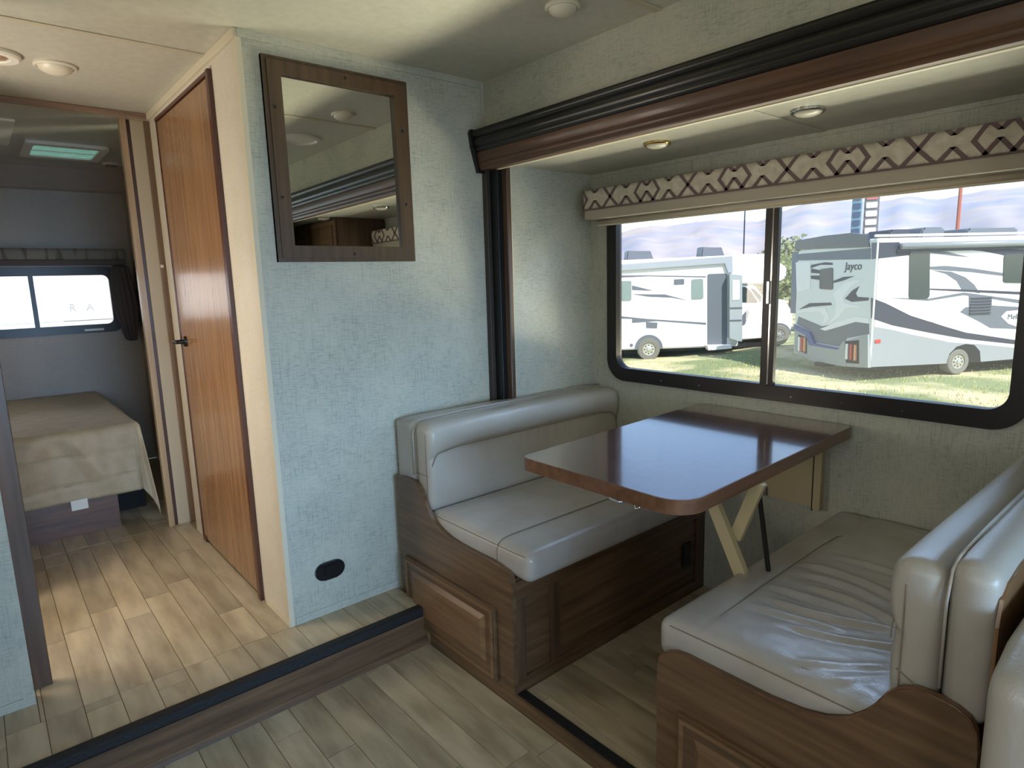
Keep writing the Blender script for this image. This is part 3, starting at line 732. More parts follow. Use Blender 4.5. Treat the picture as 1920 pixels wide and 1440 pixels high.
# ------------------------------------------------------------------ dinette table
tb = thing('dinette_table', 'brown laminate dinette table with rounded corners and a wood edge under the window', 'table', (-1.2, 1.85, ZS))
q = [Vector((-1.482, 1.277)), Vector((-.862, 1.277)), Vector((-.902, 2.385)), Vector((-1.540, 2.385))]
def roundpoly(q, radii, seg=8):
    out = []; n = len(q)
    for k in range(n):
        p, a, b = q[k], q[k-1], q[(k+1) % n]; r = radii[k]
        da = (a-p).normalized(); db = (b-p).normalized(); ang = da.angle(db); tl = r/math.tan(ang/2)
        c = p+(da+db).normalized()*(r/math.sin(ang/2)); s0 = p+da*tl-c; s1 = p+db*tl-c
        a0 = math.atan2(s0.y, s0.x); a1 = math.atan2(s1.y, s1.x); dd = (a1-a0+PI) % (2*PI)-PI
        for j in range(seg+1): t_ = a0+dd*j/seg; out.append((c.x+r*math.cos(t_), c.y+r*math.sin(t_)))
    return out
tp = roundpoly(q, (.035, .085, .035, .03))
tpi = roundpoly([q[0]+Vector((.003, .003)), q[1]+Vector((-.003, .003)), q[2]+Vector((-.003, -.003)), q[3]+Vector((.003, -.003))], (.033, .083, .033, .028))
obj('table_edge', ring(tp, tpi, 'Z', .694, .7345), TE, tb, autos=.7)
obj('table_top', prism(tpi, 'Z', .696, .735), TT, tb, autos=.7)
def bar(p, r_, wx, wy, name, m, parent):
    p = Vector(p); r_ = Vector(r_); d_ = (r_-p); L = d_.length; z_ = d_.normalized(); x_ = Vector((1, 0, 0)); x_ = (x_-z_*x_.dot(z_)).normalized(); y_ = z_.cross(x_)
    bm = bx(-wx/2, wx/2, -wy/2, wy/2, 0, L, bev=.003)
    for v in bm.verts: v.co = p+x_*v.co.x+y_*v.co.y+z_*v.co.z
    return obj(name, bm, m, parent)
bar((-1.065, 1.66, .694), (-.885, 1.66, .335), .040, .025, 'leg_brace', PUT, tb)
bar((-.885, 1.685, .694), (-.955, 1.685, .50), .038, .022, 'leg_brace', PUT, tb)
bar((-.885, 1.66, .335), (-.885, 1.66, ZS), .040, .025, 'leg', PUT, tb)
bar((-.895, 1.70, .66), (-.855, 1.70, .42), .012, .012, 'black_strut', BLK, tb)
bar((-1.085, 1.27, .693), (-1.055, 1.38, .668), .05, .006, 'hinge_plate', CHR, tb)
obj('hook', tube([(-1.065, 1.34, .69), (-1.062, 1.335, .672), (-1.055, 1.33, .660), (-1.045, 1.33, .662), (-1.044, 1.332, .672)], .0035, 8), CHR, tb, smooth=True)
obj('wall_cleat', bx(-1.50, -.93, YO-.02, YO-.0005, .665, .694, bev=.002), PUT, tb)
# lined panel and rail on the wall below the table
t = thing('wall_access_panel', 'cream access panel with a vertical rail on the wall below the table', 'panel', (-1.2, YO, .5))
obj('panel_board', bx(-1.50, -1.035, YO-.022, YO-.0005, .392, .66, bev=.002), PUT, t)
obj('panel_rail', bx(-1.030, -1.002, YO-.03, YO-.0005, .385, .66, bev=.002), PUT, t)
obj('rail_gap', bx(-1.0355, -1.0295, YO-.027, YO-.020, .38, .655), BLK, t)
obj('latch_plate', bx(-1.245, -1.215, YO-.028, YO-.022, .392, .43, bev=.002), mat('grey_latch', (110, 104, 110), .4), t)

# ------------------------------------------------------------------ sofa past the right bench, overhead cabinet in the mirror
sfa = thing('sofa', 'light grey vinyl sofa end just behind the right dinette bench', 'sofa', (.3, 1.7, ZS))
def arm_d(p, n):
    p = p.copy(); k = max(0, min(1, (p.y-1.09)/.12))
    if p.z > .4: p.z -= .03*(1-k)
    return p
obj('sofa_arm', softbox(-.205, -.06, 1.09, 1.80, ZL, .715, .03, .02, arm_d), VIN, sfa, smooth=True)
obj('sofa_seat', softbox(-.08, .88, 1.22, 1.60, .12, .32, .03, .05), VIN, sfa, smooth=True)
obj('sofa_base', bx(-.08, .88, 1.25, 1.80, ZS+.006, .12), WBX, sfa)
obj('sofa_back', softbox(-.08, .88, 1.60, 1.80, .32, .80, .05, .05), VIN, sfa, smooth=True)
cb = thing('overhead_cabinet', 'walnut overhead cabinet in the slide-out, seen reflected in the mirror', 'cabinet', (.2, 2.2, 1.45))
obj('cabinet_body', bx(-.395, .85, 2.02, YO-.001, 1.46, ZC-.001), WBZ, cb)
for xa in (-.39, .03, .45):
    dr = obj('cabinet_door', bx(xa, xa+.40, 2.002, 2.019, 1.475, ZC-.02, bev=.003), WBX, cb)
    obj('door_bevel', ring([(xa+.37, ZC-.05), (xa+.03, ZC-.05), (xa+.03, 1.505), (xa+.37, 1.505)], [(xa+.355, ZC-.065), (xa+.045, ZC-.065), (xa+.045, 1.52), (xa+.355, 1.52)], 'Y', 1.996, 2.003), TE, dr)

# ------------------------------------------------------------------ the unseen back of the room: walls with their real openings
bw = B()
box(bw, -2.45, -.85, -.64, -.6, -.2, H); box(bw, -.85, .25, -.64, -.6, -.2, 1.0); box(bw, -.85, .25, -.64, -.6, 1.5, H)
box(bw, .25, .9, -.64, -.6, -.2, H); box(bw, .9, 1.6, -.64, -.6, 1.75, H); box(bw, 1.6, 2.45, -.64, -.6, -.2, H)
box(bw, XR, -2.45, -.64, -.6, -.2, H)
obj('wall_door', bw, WP, struct=True)
cw = B(); box(cw, 2.4, 2.45, -.6, YW+.04, -.2, .6); box(cw, 2.4, 2.45, -.6, YW+.04, 1.5, H); box(cw, 2.4, 2.45, -.6, -.5, .6, 1.5); box(cw, 2.4, 2.45, 1.6, YW+.04, .6, 1.5)
obj('wall_cab', cw, WP, struct=True)
#OUTDOORS
# ------------------------------------------------------------------ outdoors
def ground_z(x, y):
    P_ = ((-13.05, 17, -1.52), (-9.8, 20.6, -1.16), (-4.6, 18.3, -1.36), (-6.5, 17, -1.42), (-1, 24, -1.38), (0, 5, -1.3), (-8, 40, -1.2), (-30, 30, -1.4), (30, 30, -1.3), (-12, 4, -1.4), (0, -20, -1.4), (60, 100, -1.2), (-60, 100, -1.2))
    w_ = [1/((x-a)**2+(y-b)**2+.3)**1.5 for a, b, c in P_]; return sum(u*p[2] for u, p in zip(w_, P_))/sum(w_)
GR = mat('dry_grass', (206, 198, 160), .95, .05, 0, (136, 148, 108), (1, 1, 1), .55, 9, (.42, .58), .4, 9)
gm = B(); NG = 70
def gc(k): t_ = (k/NG*2-1); return math.copysign(abs(t_)**2.6*420+abs(t_)*22, t_)
gv = [[gm.verts.new((gc(i)-4, gc(j)+14, ground_z(gc(i)-4, gc(j)+14))) for j in range(NG+1)] for i in range(NG+1)]
for i in range(NG):
    for j in range(NG): gm.faces.new((gv[i][j], gv[i+1][j], gv[i+1][j+1], gv[i][j+1]))
g = obj('grass_ground', gm, GR, None, smooth=True, struct=True)
# low tufts
tm = B(); rg = random.Random(3)
for k in range(2600):
    az = math.radians(rg.uniform(-44, -6)); dd = rg.uniform(10.5, 21); x = math.sin(az)*dd; y = math.cos(az)*dd; z = ground_z(x, y)-.01
    for q_ in range(3):
        a_ = rg.uniform(0, 6.28); h_ = rg.uniform(.03, .09); w_ = .012; dx, dy = math.cos(a_)*w_, math.sin(a_)*w_
        ox, oy = rg.uniform(-.08, .08), rg.uniform(-.08, .08)
        tm.faces.new((tm.verts.new((x+ox-dx, y+oy-dy, z)), tm.verts.new((x+ox+dx, y+oy+dy, z)), tm.verts.new((x+ox+dy*2, y+oy+dx*2, z+h_))))
o = obj('grass_tufts', tm, mat('grass_blades', (190, 188, 126), .9, .1), None); o['kind'] = 'stuff'; tag(o, 'short dry grass tufts in front of the parked motorhomes', 'grass')

WHITE = mat('gelcoat_white', (232, 232, 230), .3, .5)
SILV = mat('silver_grey_skirt', (146, 152, 156), .35, .5)
SLATE = mat('slate_decal', (56, 60, 74), .4, .4)
MGREY = mat('mid_grey_decal', (104, 110, 120), .4, .4)
PALE = mat('pale_panel', (218, 222, 218), .35, .5)
SMOKE = mat('smoked_rv_glass', (54, 66, 68), .12, .6)
TIRE = mat('tyre_rubber', (120, 120, 112), .8, .2)
RIM = mat('polished_rim', (200, 200, 196), .25, .5, .7)
DARKG = mat('dark_underbody', (40, 42, 44), .8, .2)
REDL = mat('red_lens', (190, 60, 50), .3, .5)
AMB = mat('amber_lens', (214, 150, 110), .3, .5)
NAVY = mat('navy_bumper_decal', (52, 78, 140), .3, .5)

class Frame:
    """local frame of a vehicle's face: s along u, z up, n outward"""
    def __init__(self, A, u, n):
        self.A = Vector((A[0], A[1], 0)); self.u = Vector((u[0], u[1], 0)).normalized(); self.n = Vector((n[0], n[1], 0)).normalized()
    def p(self, s, z, o=0): return self.A+self.u*s+self.n*o+Vector((0, 0, z))
    def slab(self, pts, o0, o1, bev=0.):
        bm = B(); a = [bm.verts.new(self.p(s, z, o0)) for s, z in pts]; b = [bm.verts.new(self.p(s, z, o1)) for s, z in pts]; n = len(pts)
        f0 = bm.faces.new(a); f1 = bm.faces.new(b[::-1])
        for q_ in range(n): bm.faces.new((a[q_], a[(q_+1) % n], b[(q_+1) % n], b[q_]))
        if bev: bmesh.ops.bevel(bm, geom=list(f1.edges)+list(f0.edges), offset=bev, segments=2, affect='EDGES')
        return bm
    def cyl(self, s, z, prof, seg=28):
        bm = B(); rings = []
        for r, o in prof: rings.append([bm.verts.new(self.p(s+r*math.cos(2*PI*k/seg), z+r*math.sin(2*PI*k/seg), o)) for k in range(seg)])
        for a, b in zip(rings, rings[1:]):
            for k in range(seg): bm.faces.new((a[k], a[(k+1) % seg], b[(k+1) % seg], b[k]))
        bm.faces.new(rings[0]); bm.faces.new(rings[-1][::-1]); return bm
def rr4(pts, r=.06):
    q_ = [Vector(p) for p in pts]; return [tuple(v) for v in roundpoly(q_, [r]*len(q_), 4)]
def text_on(fr, txt, s, z, size, o, name, m, parent, flip=False, shear=0.):
    me = textmesh(txt, size, name); bm = B(); bm.from_mesh(me); bpy.data.meshes.remove(me)
    for v in bm.verts:
        x_ = v.co.x+shear*v.co.y
        v.co = fr.p(s+(-x_ if flip else x_), z+v.co.y, o+v.co.z)
    return obj(name, bm, m, parent)
def wheel(fr, s, z, r, parent, out=.02):
    o = obj('wheel', fr.cyl(s, z, [(r, -.24), (r, out-.02), (r*.94, out), (r*.62, out), (r*.58, out-.01), (r*.58, out-.04)]), TIRE, parent, autos=.5)
    hb = obj('rim', fr.cyl(s, z, [(r*.57, out-.04), (r*.55, out-.015), (r*.46, out-.02), (r*.2, out-.005), (r*.16, out+.02), (r*.1, out+.025)]), RIM, o, autos=.5)
    for k in range(8):
        a_ = 2*PI*k/8; obj('vent_hole', fr.cyl(s+r*.37*math.cos(a_), z+r*.37*math.sin(a_), [(r*.06, out-.018), (r*.055, out-.008)], 8), DARKG, o)
    return o

SIDE={
 'body':[(-0.179, 1.965), (4.044, 1.96), (4.433, -1.077), (0.049, -1.052)],
 'upper_band':[(-0.158, 1.865), (0.574, 1.864), (0.584, 1.751), (0.875, 1.705), (0.888, 1.562), (-0.129, 1.491)],
 'awn':[(0.532, 1.792), (4.053, 1.897)],
 'tallwin':[(0.855, 1.664), (1.403, 1.654), (1.494, 0.53), (0.928, 0.549)],
 'win':[(3.504, 1.528), (4.099, 1.532), (4.19, 0.819), (3.56, 0.847)],
 'streak':[(-0.086, 0.605), (0.307, 0.467), (1.013, 0.148), (2.036, -0.162), (2.612, -0.326), (4.375, -0.626), (4.388, -0.725), (2.577, -0.476), (1.546, -0.278), (0.543, -0.065), (-0.05, 0.127)],
 'skirt':[(-0.012, -0.063), (0.552, -0.171), (1.052, -0.299), (1.968, -0.491), (2.176, -0.545), (2.588, -0.586), (3.058, -0.63), (4.399, -0.815), (4.43, -1.055), (3.134, -1.076), (2.152, -1.067), (0.038, -1.038)],
 'arc1':[(1.423, 1.283), (1.89, 1.292), (2.649, 1.211), (3.532, 1.082), (3.541, 1.009), (2.607, 1.128), (1.801, 1.19), (1.429, 1.221)],
 'arc2':[(1.529, 1.197), (1.909, 1.104), (2.226, 0.928), (2.4, 0.711), (2.919, 0.61), (2.742, 0.82), (2.469, 1.005), (2.053, 1.15)],
 'line1':[(0.345, 0.59), (1.47, 0.531), (2.457, 0.646), (4.245, 0.393), (4.256, 0.305), (3.243, 0.47), (2.464, 0.582), (1.474, 0.48)],
 'line2':[(1.472, 0.77), (2.45, 0.718), (4.218, 0.602), (4.227, 0.533), (2.455, 0.667), (1.474, 0.741)],
 'top1':[(1.412, 1.653), (1.857, 1.624), (2.518, 1.486), (2.115, 1.515), (1.393, 1.605)],
 'top2':[(2.199, 1.671), (4.086, 1.634), (4.119, 1.379), (3.375, 1.53), (2.856, 1.616)],
 'grille':[(2.619, 0.556), (3.261, 0.534), (3.313, 0.088), (2.667, 0.113)],
 'swoosh':[(2.405, 0.179), (2.546, 0.289), (3.314, 0.304), (4.266, 0.226), (4.273, 0.173), (3.749, 0.149), (3.607, 0.024), (3.839, -0.16), (4.336, -0.322), (3.326, -0.248), (2.996, -0.082), (2.673, 0.061)],
 'swoosh2':[(0.62, 0.176), (1.015, 0.118), (1.699, -0.05), (1.373, -0.024)],
 'text':[(3.833, -0.029), (4.302, -0.056)],
 'wheel':[(2.431, -1.038), (2.461, -1.327), (2.122, -1.022)],
 'marker':[(0.085, -0.391), (0.229, -0.38), (0.236, -0.465), (0.091, -0.471)],
 'arch':[(2.152, -1.067), (2.205, -0.829), (2.392, -0.664), (2.642, -0.61), (2.904, -0.645), (3.078, -0.807), (3.134, -1.076)],
}
REAR={
 'body':[(2.98, 1.772), (0.212, 1.976), (-0.056, -1.042), (2.779, -0.952)],
 'cap':[(2.964, 2.083), (1.773, 2.144), (0.816, 2.142), (0.286, 2.062), (0.194, 1.772), (2.985, 1.844)],
 'band':[(2.937, 1.722), (0.175, 1.751), (0.152, 1.493), (2.885, 1.551)],
 'win':[(1.911, 1.292), (1.427, 1.328), (1.381, 0.77), (1.885, 0.786)],
 'text':[(0.992, 1.331), (0.408, 1.302)],
 'streak1':[(1.38, 0.993), (1.035, 1.089), (0.656, 1.107), (1.027, 1.002), (1.375, 0.94)],
 'streak2':[(2.276, 1.416), (1.719, 1.469), (1.45, 1.448), (1.445, 1.395), (1.92, 1.407), (2.284, 1.332)],
 'streak3':[(2.268, 1.135), (1.912, 1.132), (1.903, 1.017), (2.247, 1.05)],
 'streak4':[(0.927, 0.557), (0.698, 0.757), (0.469, 0.866), (0.572, 0.694), (0.506, 0.611), (0.129, 0.599), (0.152, 0.535), (0.675, 0.486)],
 'swA':[(2.785, 0.19), (2.188, 0.287), (1.624, 0.287), (1.459, 0.089), (1.528, -0.053), (1.728, -0.135), (1.641, 0.079), (1.823, 0.186), (2.401, 0.173), (2.762, 0.093)],
 'swB':[(1.354, 0.68), (0.96, 0.949), (0.367, 1.034), (0.766, 0.842), (0.994, 0.599), (0.918, 0.448), (0.31, 0.383), (0.847, 0.341), (1.14, 0.061), (1.521, -0.144), (1.245, 0.145), (1.238, 0.459)],
 'lower':[(1.788, -0.256), (1.133, -0.028), (0.525, 0.139), (0.086, 0.12), (0.075, -0.005), (0.514, 0.01), (1.122, -0.162), (1.578, -0.287)],
 'bumper':[(2.834, -0.208), (2.138, -0.367), (1.935, -0.646), (0.95, -0.679), (1.043, -0.724), (2.111, -0.711), (2.316, -0.449), (2.785, -0.338)],
 'bump2':[(2.785, -0.338), (2.316, -0.449), (2.111, -0.711), (1.043, -0.724), (0.838, -0.498), (0.025, -0.254), (-0.045, -1.043), (0.786, -1.118), (2.08, -1.118), (2.74, -0.947)],
 'tailR':[(0.764, -0.491), (0.299, -0.413), (0.249, -0.983), (0.682, -1.015)],
 'tailL':[(2.596, -0.462), (2.228, -0.529), (2.195, -0.962), (2.532, -0.91)],
 'slidebox':[(3.302, 1.835), (2.985, 1.844), (2.856, 0.088), (3.161, 0.098)],
 'panelL':[(2.921, 1.504), (2.312, 1.51), (2.256, 0.782), (2.821, 0.679)],
}
LEFT={
 'roof':[(0.031, 1.736), (3.701, 1.882), (4.765, 1.829), (5.419, 1.407), (5.417, 0.938), (5.227, 0.901)],
 'skirt':[(0.008, -1.224), (2.871, -1.113)],
 'awn':[(0.031, 1.629), (3.448, 1.784), (3.64, 1.799), (3.676, 1.266), (3.526, 1.27), (3.411, 1.572), (0.031, 1.435)],
 'w1':[(-0.078, 1.093), (0.422, 1.1), (0.424, 0.449), (-0.079, 0.462)],
 'w2':[(1.809, 1.104), (2.133, 1.108), (2.136, 0.936), (1.811, 0.932)],
 'w3':[(2.37, 1.089), (2.745, 1.099), (2.772, 0.45), (2.382, 0.439)],
 'door':[(2.884, 1.246), (3.506, 1.249), (3.57, -1.086), (2.937, -1.115)],
 'leaf':[(3.515, 1.228), (3.915, 1.173), (3.981, -0.985), (3.572, -0.842)],
 'leafwin':[(3.606, 1.032), (3.833, 1.026), (3.852, 0.399), (3.624, 0.384)],
 'step':[(2.848, -1.068), (3.635, -1.065), (3.638, -1.176), (2.896, -1.225)],
 'st1':[(0.031, 1.284), (0.964, 1.258), (2.842, 1.174), (2.843, 1.14), (0.964, 1.228), (0.031, 1.211)],
 'st2':[(0.445, 0.666), (1.534, 0.623), (2.275, 0.399), (1.752, 0.513), (0.969, 0.565)],
 'st3':[(0.444, 0.948), (1.141, 0.756), (0.445, 0.796)],
 'st4':[(0.03, -0.046), (0.974, -0.167), (2.876, -0.339), (2.877, -0.405), (1.281, -0.245), (0.448, -0.286), (0.448, -0.153), (0.03, -0.125)],
 'box':[(0.909, -0.267), (1.282, -0.298), (1.275, -0.484), (0.919, -0.466)],
 'wheel':[(1.004, -1.18), (1.006, -1.548), (0.65, -1.172)],
 'wheel2':[(5.297, -0.796), (5.311, -1.128), (5.492, -0.801)],
 'cabwin':[(3.947, 0.807), (4.162, 0.793), (4.339, 0.646), (4.61, 0.249), (3.963, 0.31)],
 'windscreen':[(4.292, 0.755), (4.465, 0.707), (4.711, 0.441), (4.653, 0.27)],
 'hood':[(4.688, 0.485), (5.465, 0.334), (5.718, -0.063), (5.755, -0.413), (5.508, -0.669), (5.195, -0.398)],
 'cabbot':[(3.978, -0.896), (4.697, -0.958)],
 'ac1':[(0.376, 2.195), (1.322, 2.166), (1.325, 1.877), (0.377, 1.888)],
 'ac2':[(2.885, 2.118), (3.694, 2.115), (3.701, 1.891), (2.89, 1.885)],
 'cabdecal':[(4.043, -0.194), (4.272, 0.084), (4.329, -0.092), (4.181, -0.438), (4.044, -0.501)],
}

# ---- grey and white motorhome seen from its rear corner
SD = Frame((-5.82, 16.1), (.49, .87), (.87, -.49)); RF = Frame((-5.82, 16.1), (-.87, .49), (-.49, -.87))
mh = thing('motorhome', 'grey and white motorhome seen from its rear corner, filling the right window pane', 'motorhome', (-5.82, 16.1, -1.4))
bm = SD.slab(rr4([(0, -1.05), (9.5, -1.05), (9.5, 1.965), (0, 1.965)], .06), -2.85, 0, .05)
obj('coach_body', bm, WHITE, mh, autos=.6)
obj('underbody', SD.slab([(.3, -1.15), (9, -1.15), (9, -1.0), (.3, -1.0)], -2.6, -.2), DARKG, mh)
def dec(name, key, m, o=.006, fr=SD, D=SIDE, parent=mh, rad=0): 
    pts = D[key] if not rad else rr4(D[key], rad)
    return obj(name, fr.slab(pts, -.01, o), m, parent)
dec('upper_band', 'upper_band', SLATE); dec('lower_skirt', 'skirt', SILV, .004)
for k in ('streak', 'line2', 'top2'): dec('side_decal', k, SLATE, .008)
for k in ('arc1', 'arc2', 'line1', 'top1', 'swoosh', 'swoosh2'): dec('side_decal', k, MGREY, .007)
dec('side_window', 'tallwin', SMOKE, .02, rad=.08); dec('side_window', 'win', SMOKE, .02, rad=.08)
gr = dec('vent_grille', 'grille', MGREY, .02)
for k in range(6):
    z_ = .50-k*.072; obj('louvre', SD.slab([(2.66, z_-.018), (3.25, z_-.022), (3.25, z_+.006), (2.66, z_+.010)], .02, .045), SLATE, gr)
dec('marker_light', 'marker', REDL, .02)
obj('wheel_arch', SD.slab(SIDE['arch'], -.3, .009), DARKG, mh)
wheel(SD, 2.46, -1.04, .31, mh, .03); wheel(SD, 7.6, -1.04, .31, mh, .03)
aw = obj('awning_tube', tube([SD.p(.55, 1.77, .09), SD.p(7.5, 1.80, .09)], .075, 14), SILV, mh, smooth=True)
obj('awning_end', SD.cyl(0, 0, [(.05, 0), (.04, .01)]), SLATE, aw) if False else None
obj('awning_rail', SD.slab([(.5, 1.69), (7.5, 1.72), (7.5, 1.66), (.5, 1.63)], 0, .05), SLATE, mh)
text_on(SD, 'Melbourne', 3.80, -.055, .19, .008, 'side_lettering', MGREY, mh)
RB = [(-.02, -1.04), (2.86, -1.0), (2.86, 1.80), (-.02, 1.95)]
obj('rear_cap', RF.slab(rr4(RB, .05), -.02, .03, .01), PALE, mh)
def dr_(name, key, m, o=.036, rad=0):
    pts = REAR[key] if not rad else rr4(REAR[key], rad); return obj(name, RF.slab(pts, .0, o), m, mh)
dr_('rear_roof_cap', 'cap', mat('dark_blue_cap', (36, 48, 72), .12, .6), .06)
dr_('rear_band', 'band', MGREY); dr_('rear_window', 'win', SMOKE, .05, .05); dr_('rear_access_panel', 'panelL', WHITE, .05)
for k in ('streak1', 'streak2', 'streak3', 'streak4'): dr_('rear_decal', k, SLATE, .040)
REAR['grey'] = [(2.71, 0.022), (1.724, -0.181), (1.129, -0.073), (0.521, 0.096), (0.082, 0.07), (0.054, -0.248), (0.783, -0.413), (0.921, -0.649), (1.936, -0.627), (2.138, -0.358), (2.772, -0.189)]
REAR['streak5'] = [(2.268, 1.322), (1.937, 1.27), (1.93, 1.187), (2.259, 1.205)]
REAR['streak6'] = [(2.709, 0.218), (2.27, 0.403), (1.434, 0.444), (1.389, 0.382), (2.19, 0.311)]
dr_('rear_decal', 'grey', MGREY, .037); dr_('rear_decal', 'streak5', SLATE, .040); dr_('rear_decal', 'streak6', SLATE, .039)
for k in ('swA', 'swB'): dr_('rear_decal', k, WHITE, .040)
dr_('rear_decal', 'lower', WHITE, .041)
dr_('bumper_decal', 'bumper', NAVY, .10); dr_('rear_bumper', 'bump2', mat('bumper_grey', (150, 156, 158), .35), .09)
for k in ('tailR', 'tailL'):
    tl = dr_('tail_light', k, DARKG, .10); xs_ = [p[0] for p in REAR[k]]; a_, b_ = min(xs_), max(xs_); zc_ = sum(p[1] for p in REAR[k])/4
    for j in range(3):
        c_ = a_+(b_-a_)*(j+.8)/3.6; obj('light_bar', RF.slab([(c_-.035, zc_-.19), (c_+.035, zc_-.19), (c_+.045, zc_+.19), (c_-.02, zc_+.19)], .09, .13), (AMB, REDL, WHITE)[j], tl)
obj('tow_hitch', RF.slab([(1.45, -1.22), (1.75, -1.22), (1.75, -1.12), (1.45, -1.12)], -.2, .18), DARKG, mh)
sb = obj('slide_room', RF.slab([(2.84, .09), (3.2, .09), (3.25, 1.80), (2.84, 1.80)], -3.2, -.05), mat('slide_room_grey', (112, 120, 134), .5), mh)
text_on(RF, 'Jayco', .99, 1.26, .27, .040, 'rear_lettering', SLATE, mh, flip=True, shear=.12)
for s_, L_, h_, m_ in ((2.0, .75, .26, SLATE), (2.95, .8, .30, MGREY), (4.3, 1.7, .26, MGREY)):
    un = obj('roof_unit', SD.slab(rr4([(s_-.8, 1.965), (s_+L_-.8, 1.965), (s_+L_-.92, 1.965+h_), (s_-.70, 1.965+h_)], .07), -1.9, -1.1, .05), m_, mh, autos=.6)
obj('roof_rail', tube([SD.p(-.05, 2.02, -.05), SD.p(4, 2.02, -.05), SD.p(9.3, 2.02, -.05)], .03, 8), WHITE, mh)

# ---- white coach with open door behind the left pane
LB = Frame((-13.7, 16.3), (.68, .733), (.733, -.68))
lc = thing('motorhome', 'white motorhome with an open grey entry door behind the left window pane', 'motorhome', (-13.7, 16.3, -1.5))
bm = LB.slab(rr4([(-3.2, -1.22), (3.95, -1.15), (3.95, 1.83), (-3.2, 1.72)], .08), -2.4, 0, .05)
obj('coach_body', bm, WHITE, lc, autos=.6)
obj('underbody', LB.slab([(-3, -1.4), (5.4, -1.2), (5.4, -.9), (-3, -1.1)], -2.2, -.25), DARKG, lc)
obj('cab_over', LB.slab(rr4([(3.7, .86), (5.1, .90), (5.42, 1.05), (5.42, 1.40), (4.75, 1.83), (3.7, 1.86)], .07), -2.35, -.03, .06), WHITE, lc, autos=.6)
obj('truck_cab', LB.slab(rr4([(3.8, -.98), (5.62, -.86), (5.74, -.41), (5.70, -.06), (5.45, .33), (4.72, .47), (4.45, .86), (3.8, .90)], .05), -2.05, -.12, .05), WHITE, lc, autos=.6)
def dl(name, key, m, o=.008, rad=0, o0=-.02):
    pts = LEFT[key] if not rad else rr4(LEFT[key], rad); return obj(name, LB.slab(pts, o0, o), m, lc)
dl('awning_cover', 'awn', mat('awning_grey', (160, 168, 176), .5), .10)
for k in ('st1', 'st2', 'st3', 'st4'): dl('side_decal', k, MGREY, .008)
for k in ('w1', 'w3'): dl('side_window', k, mat('light_rv_glass', (128, 146, 144), .15, .6), .02, .06)
dl('side_window', 'w2', MGREY, .02, .02)
dl('door_opening', 'door', mat('door_opening_grey', (100, 108, 116), .6), .012, .06)
lf = dl('door_leaf', 'leaf', mat('door_leaf_grey', (160, 170, 172), .5), .30, .04, .02)
obj('leaf_window', LB.slab(rr4(LEFT['leafwin'], .03), .29, .315), PALE, lf)
for z_ in (.12, -.28): obj('leaf_rail', LB.slab([(3.56, z_), (3.94, z_), (3.94, z_+.04), (3.56, z_+.04)], .29, .32), MGREY, lf)
dl('entry_step', 'step', WHITE, .35); dl('storage_hatch', 'box', MGREY, .012)
ws = obj('cab_window', LB.slab(rr4(LEFT['cabwin'], .04), -.13, -.10), SMOKE, lc)
obj('windscreen', LB.slab(LEFT['windscreen'], -.20, -.115), SMOKE, lc)
obj('cab_decal', LB.slab(LEFT['cabdecal'], -.13, -.108), MGREY, lc)
arch = [(1.004+.47*math.cos(a_*PI/12), -1.16+.47*math.sin(a_*PI/12)) for a_ in range(13)]
obj('wheel_arch', LB.slab(arch, -.3, .008), MGREY, lc)
arch = [(5.3+.40*math.cos(a_*PI/12), -.82+.40*math.sin(a_*PI/12)) for a_ in range(13)]
obj('wheel_arch', LB.slab(arch, -.3, -.11), MGREY, lc)
wheel(LB, 1.004, -1.18, .37, lc, .03); wheel(LB, 5.3, -.82, .33, lc, -.09)
for a_, b_, z_ in ((.38, 1.32, 1.75), (2.89, 3.70, 1.80)):
    obj('roof_unit', LB.slab(rr4([(a_, z_), (b_, z_), (b_-.12, z_+.32), (a_+.03, z_+.36)], .06), -1.6, -.9, .04), MGREY, lc, autos=.6)
obj('marker_light', LB.cyl(.43, -1.03, [(.06, 0), (.05, .02)], 14), MGREY, lc)

# ---- white trailer outside the bedroom window
tr = thing('trailer', 'white trailer side with grey lettering outside the bedroom window', 'trailer', (-8.1, .5, -1.2))
obj('trailer_body', bx(-10.4, -8.0, -3.5, 4.5, .985, 3.2, bev=.03), mat('trailer_white', (238, 238, 240), .4), tr)
obj('lower_band', bx(-10.35, -8.01, -3.45, 4.45, .55, .984), mat('trailer_band', (196, 206, 216), .4), tr)
LG = mat('lettering_grey', (165, 165, 170), .5)
fr_t = Frame((-8.0, 0), (0, 1), (1, 0))
for ch, yy in (('E', .07), ('N', .222), ('T', .345), ('E', .492), ('G', .630), ('R', .785), ('A', .935)):
    text_on(fr_t, ch, yy-.01, 1.092, .105, .002, 'lettering', LG, tr)

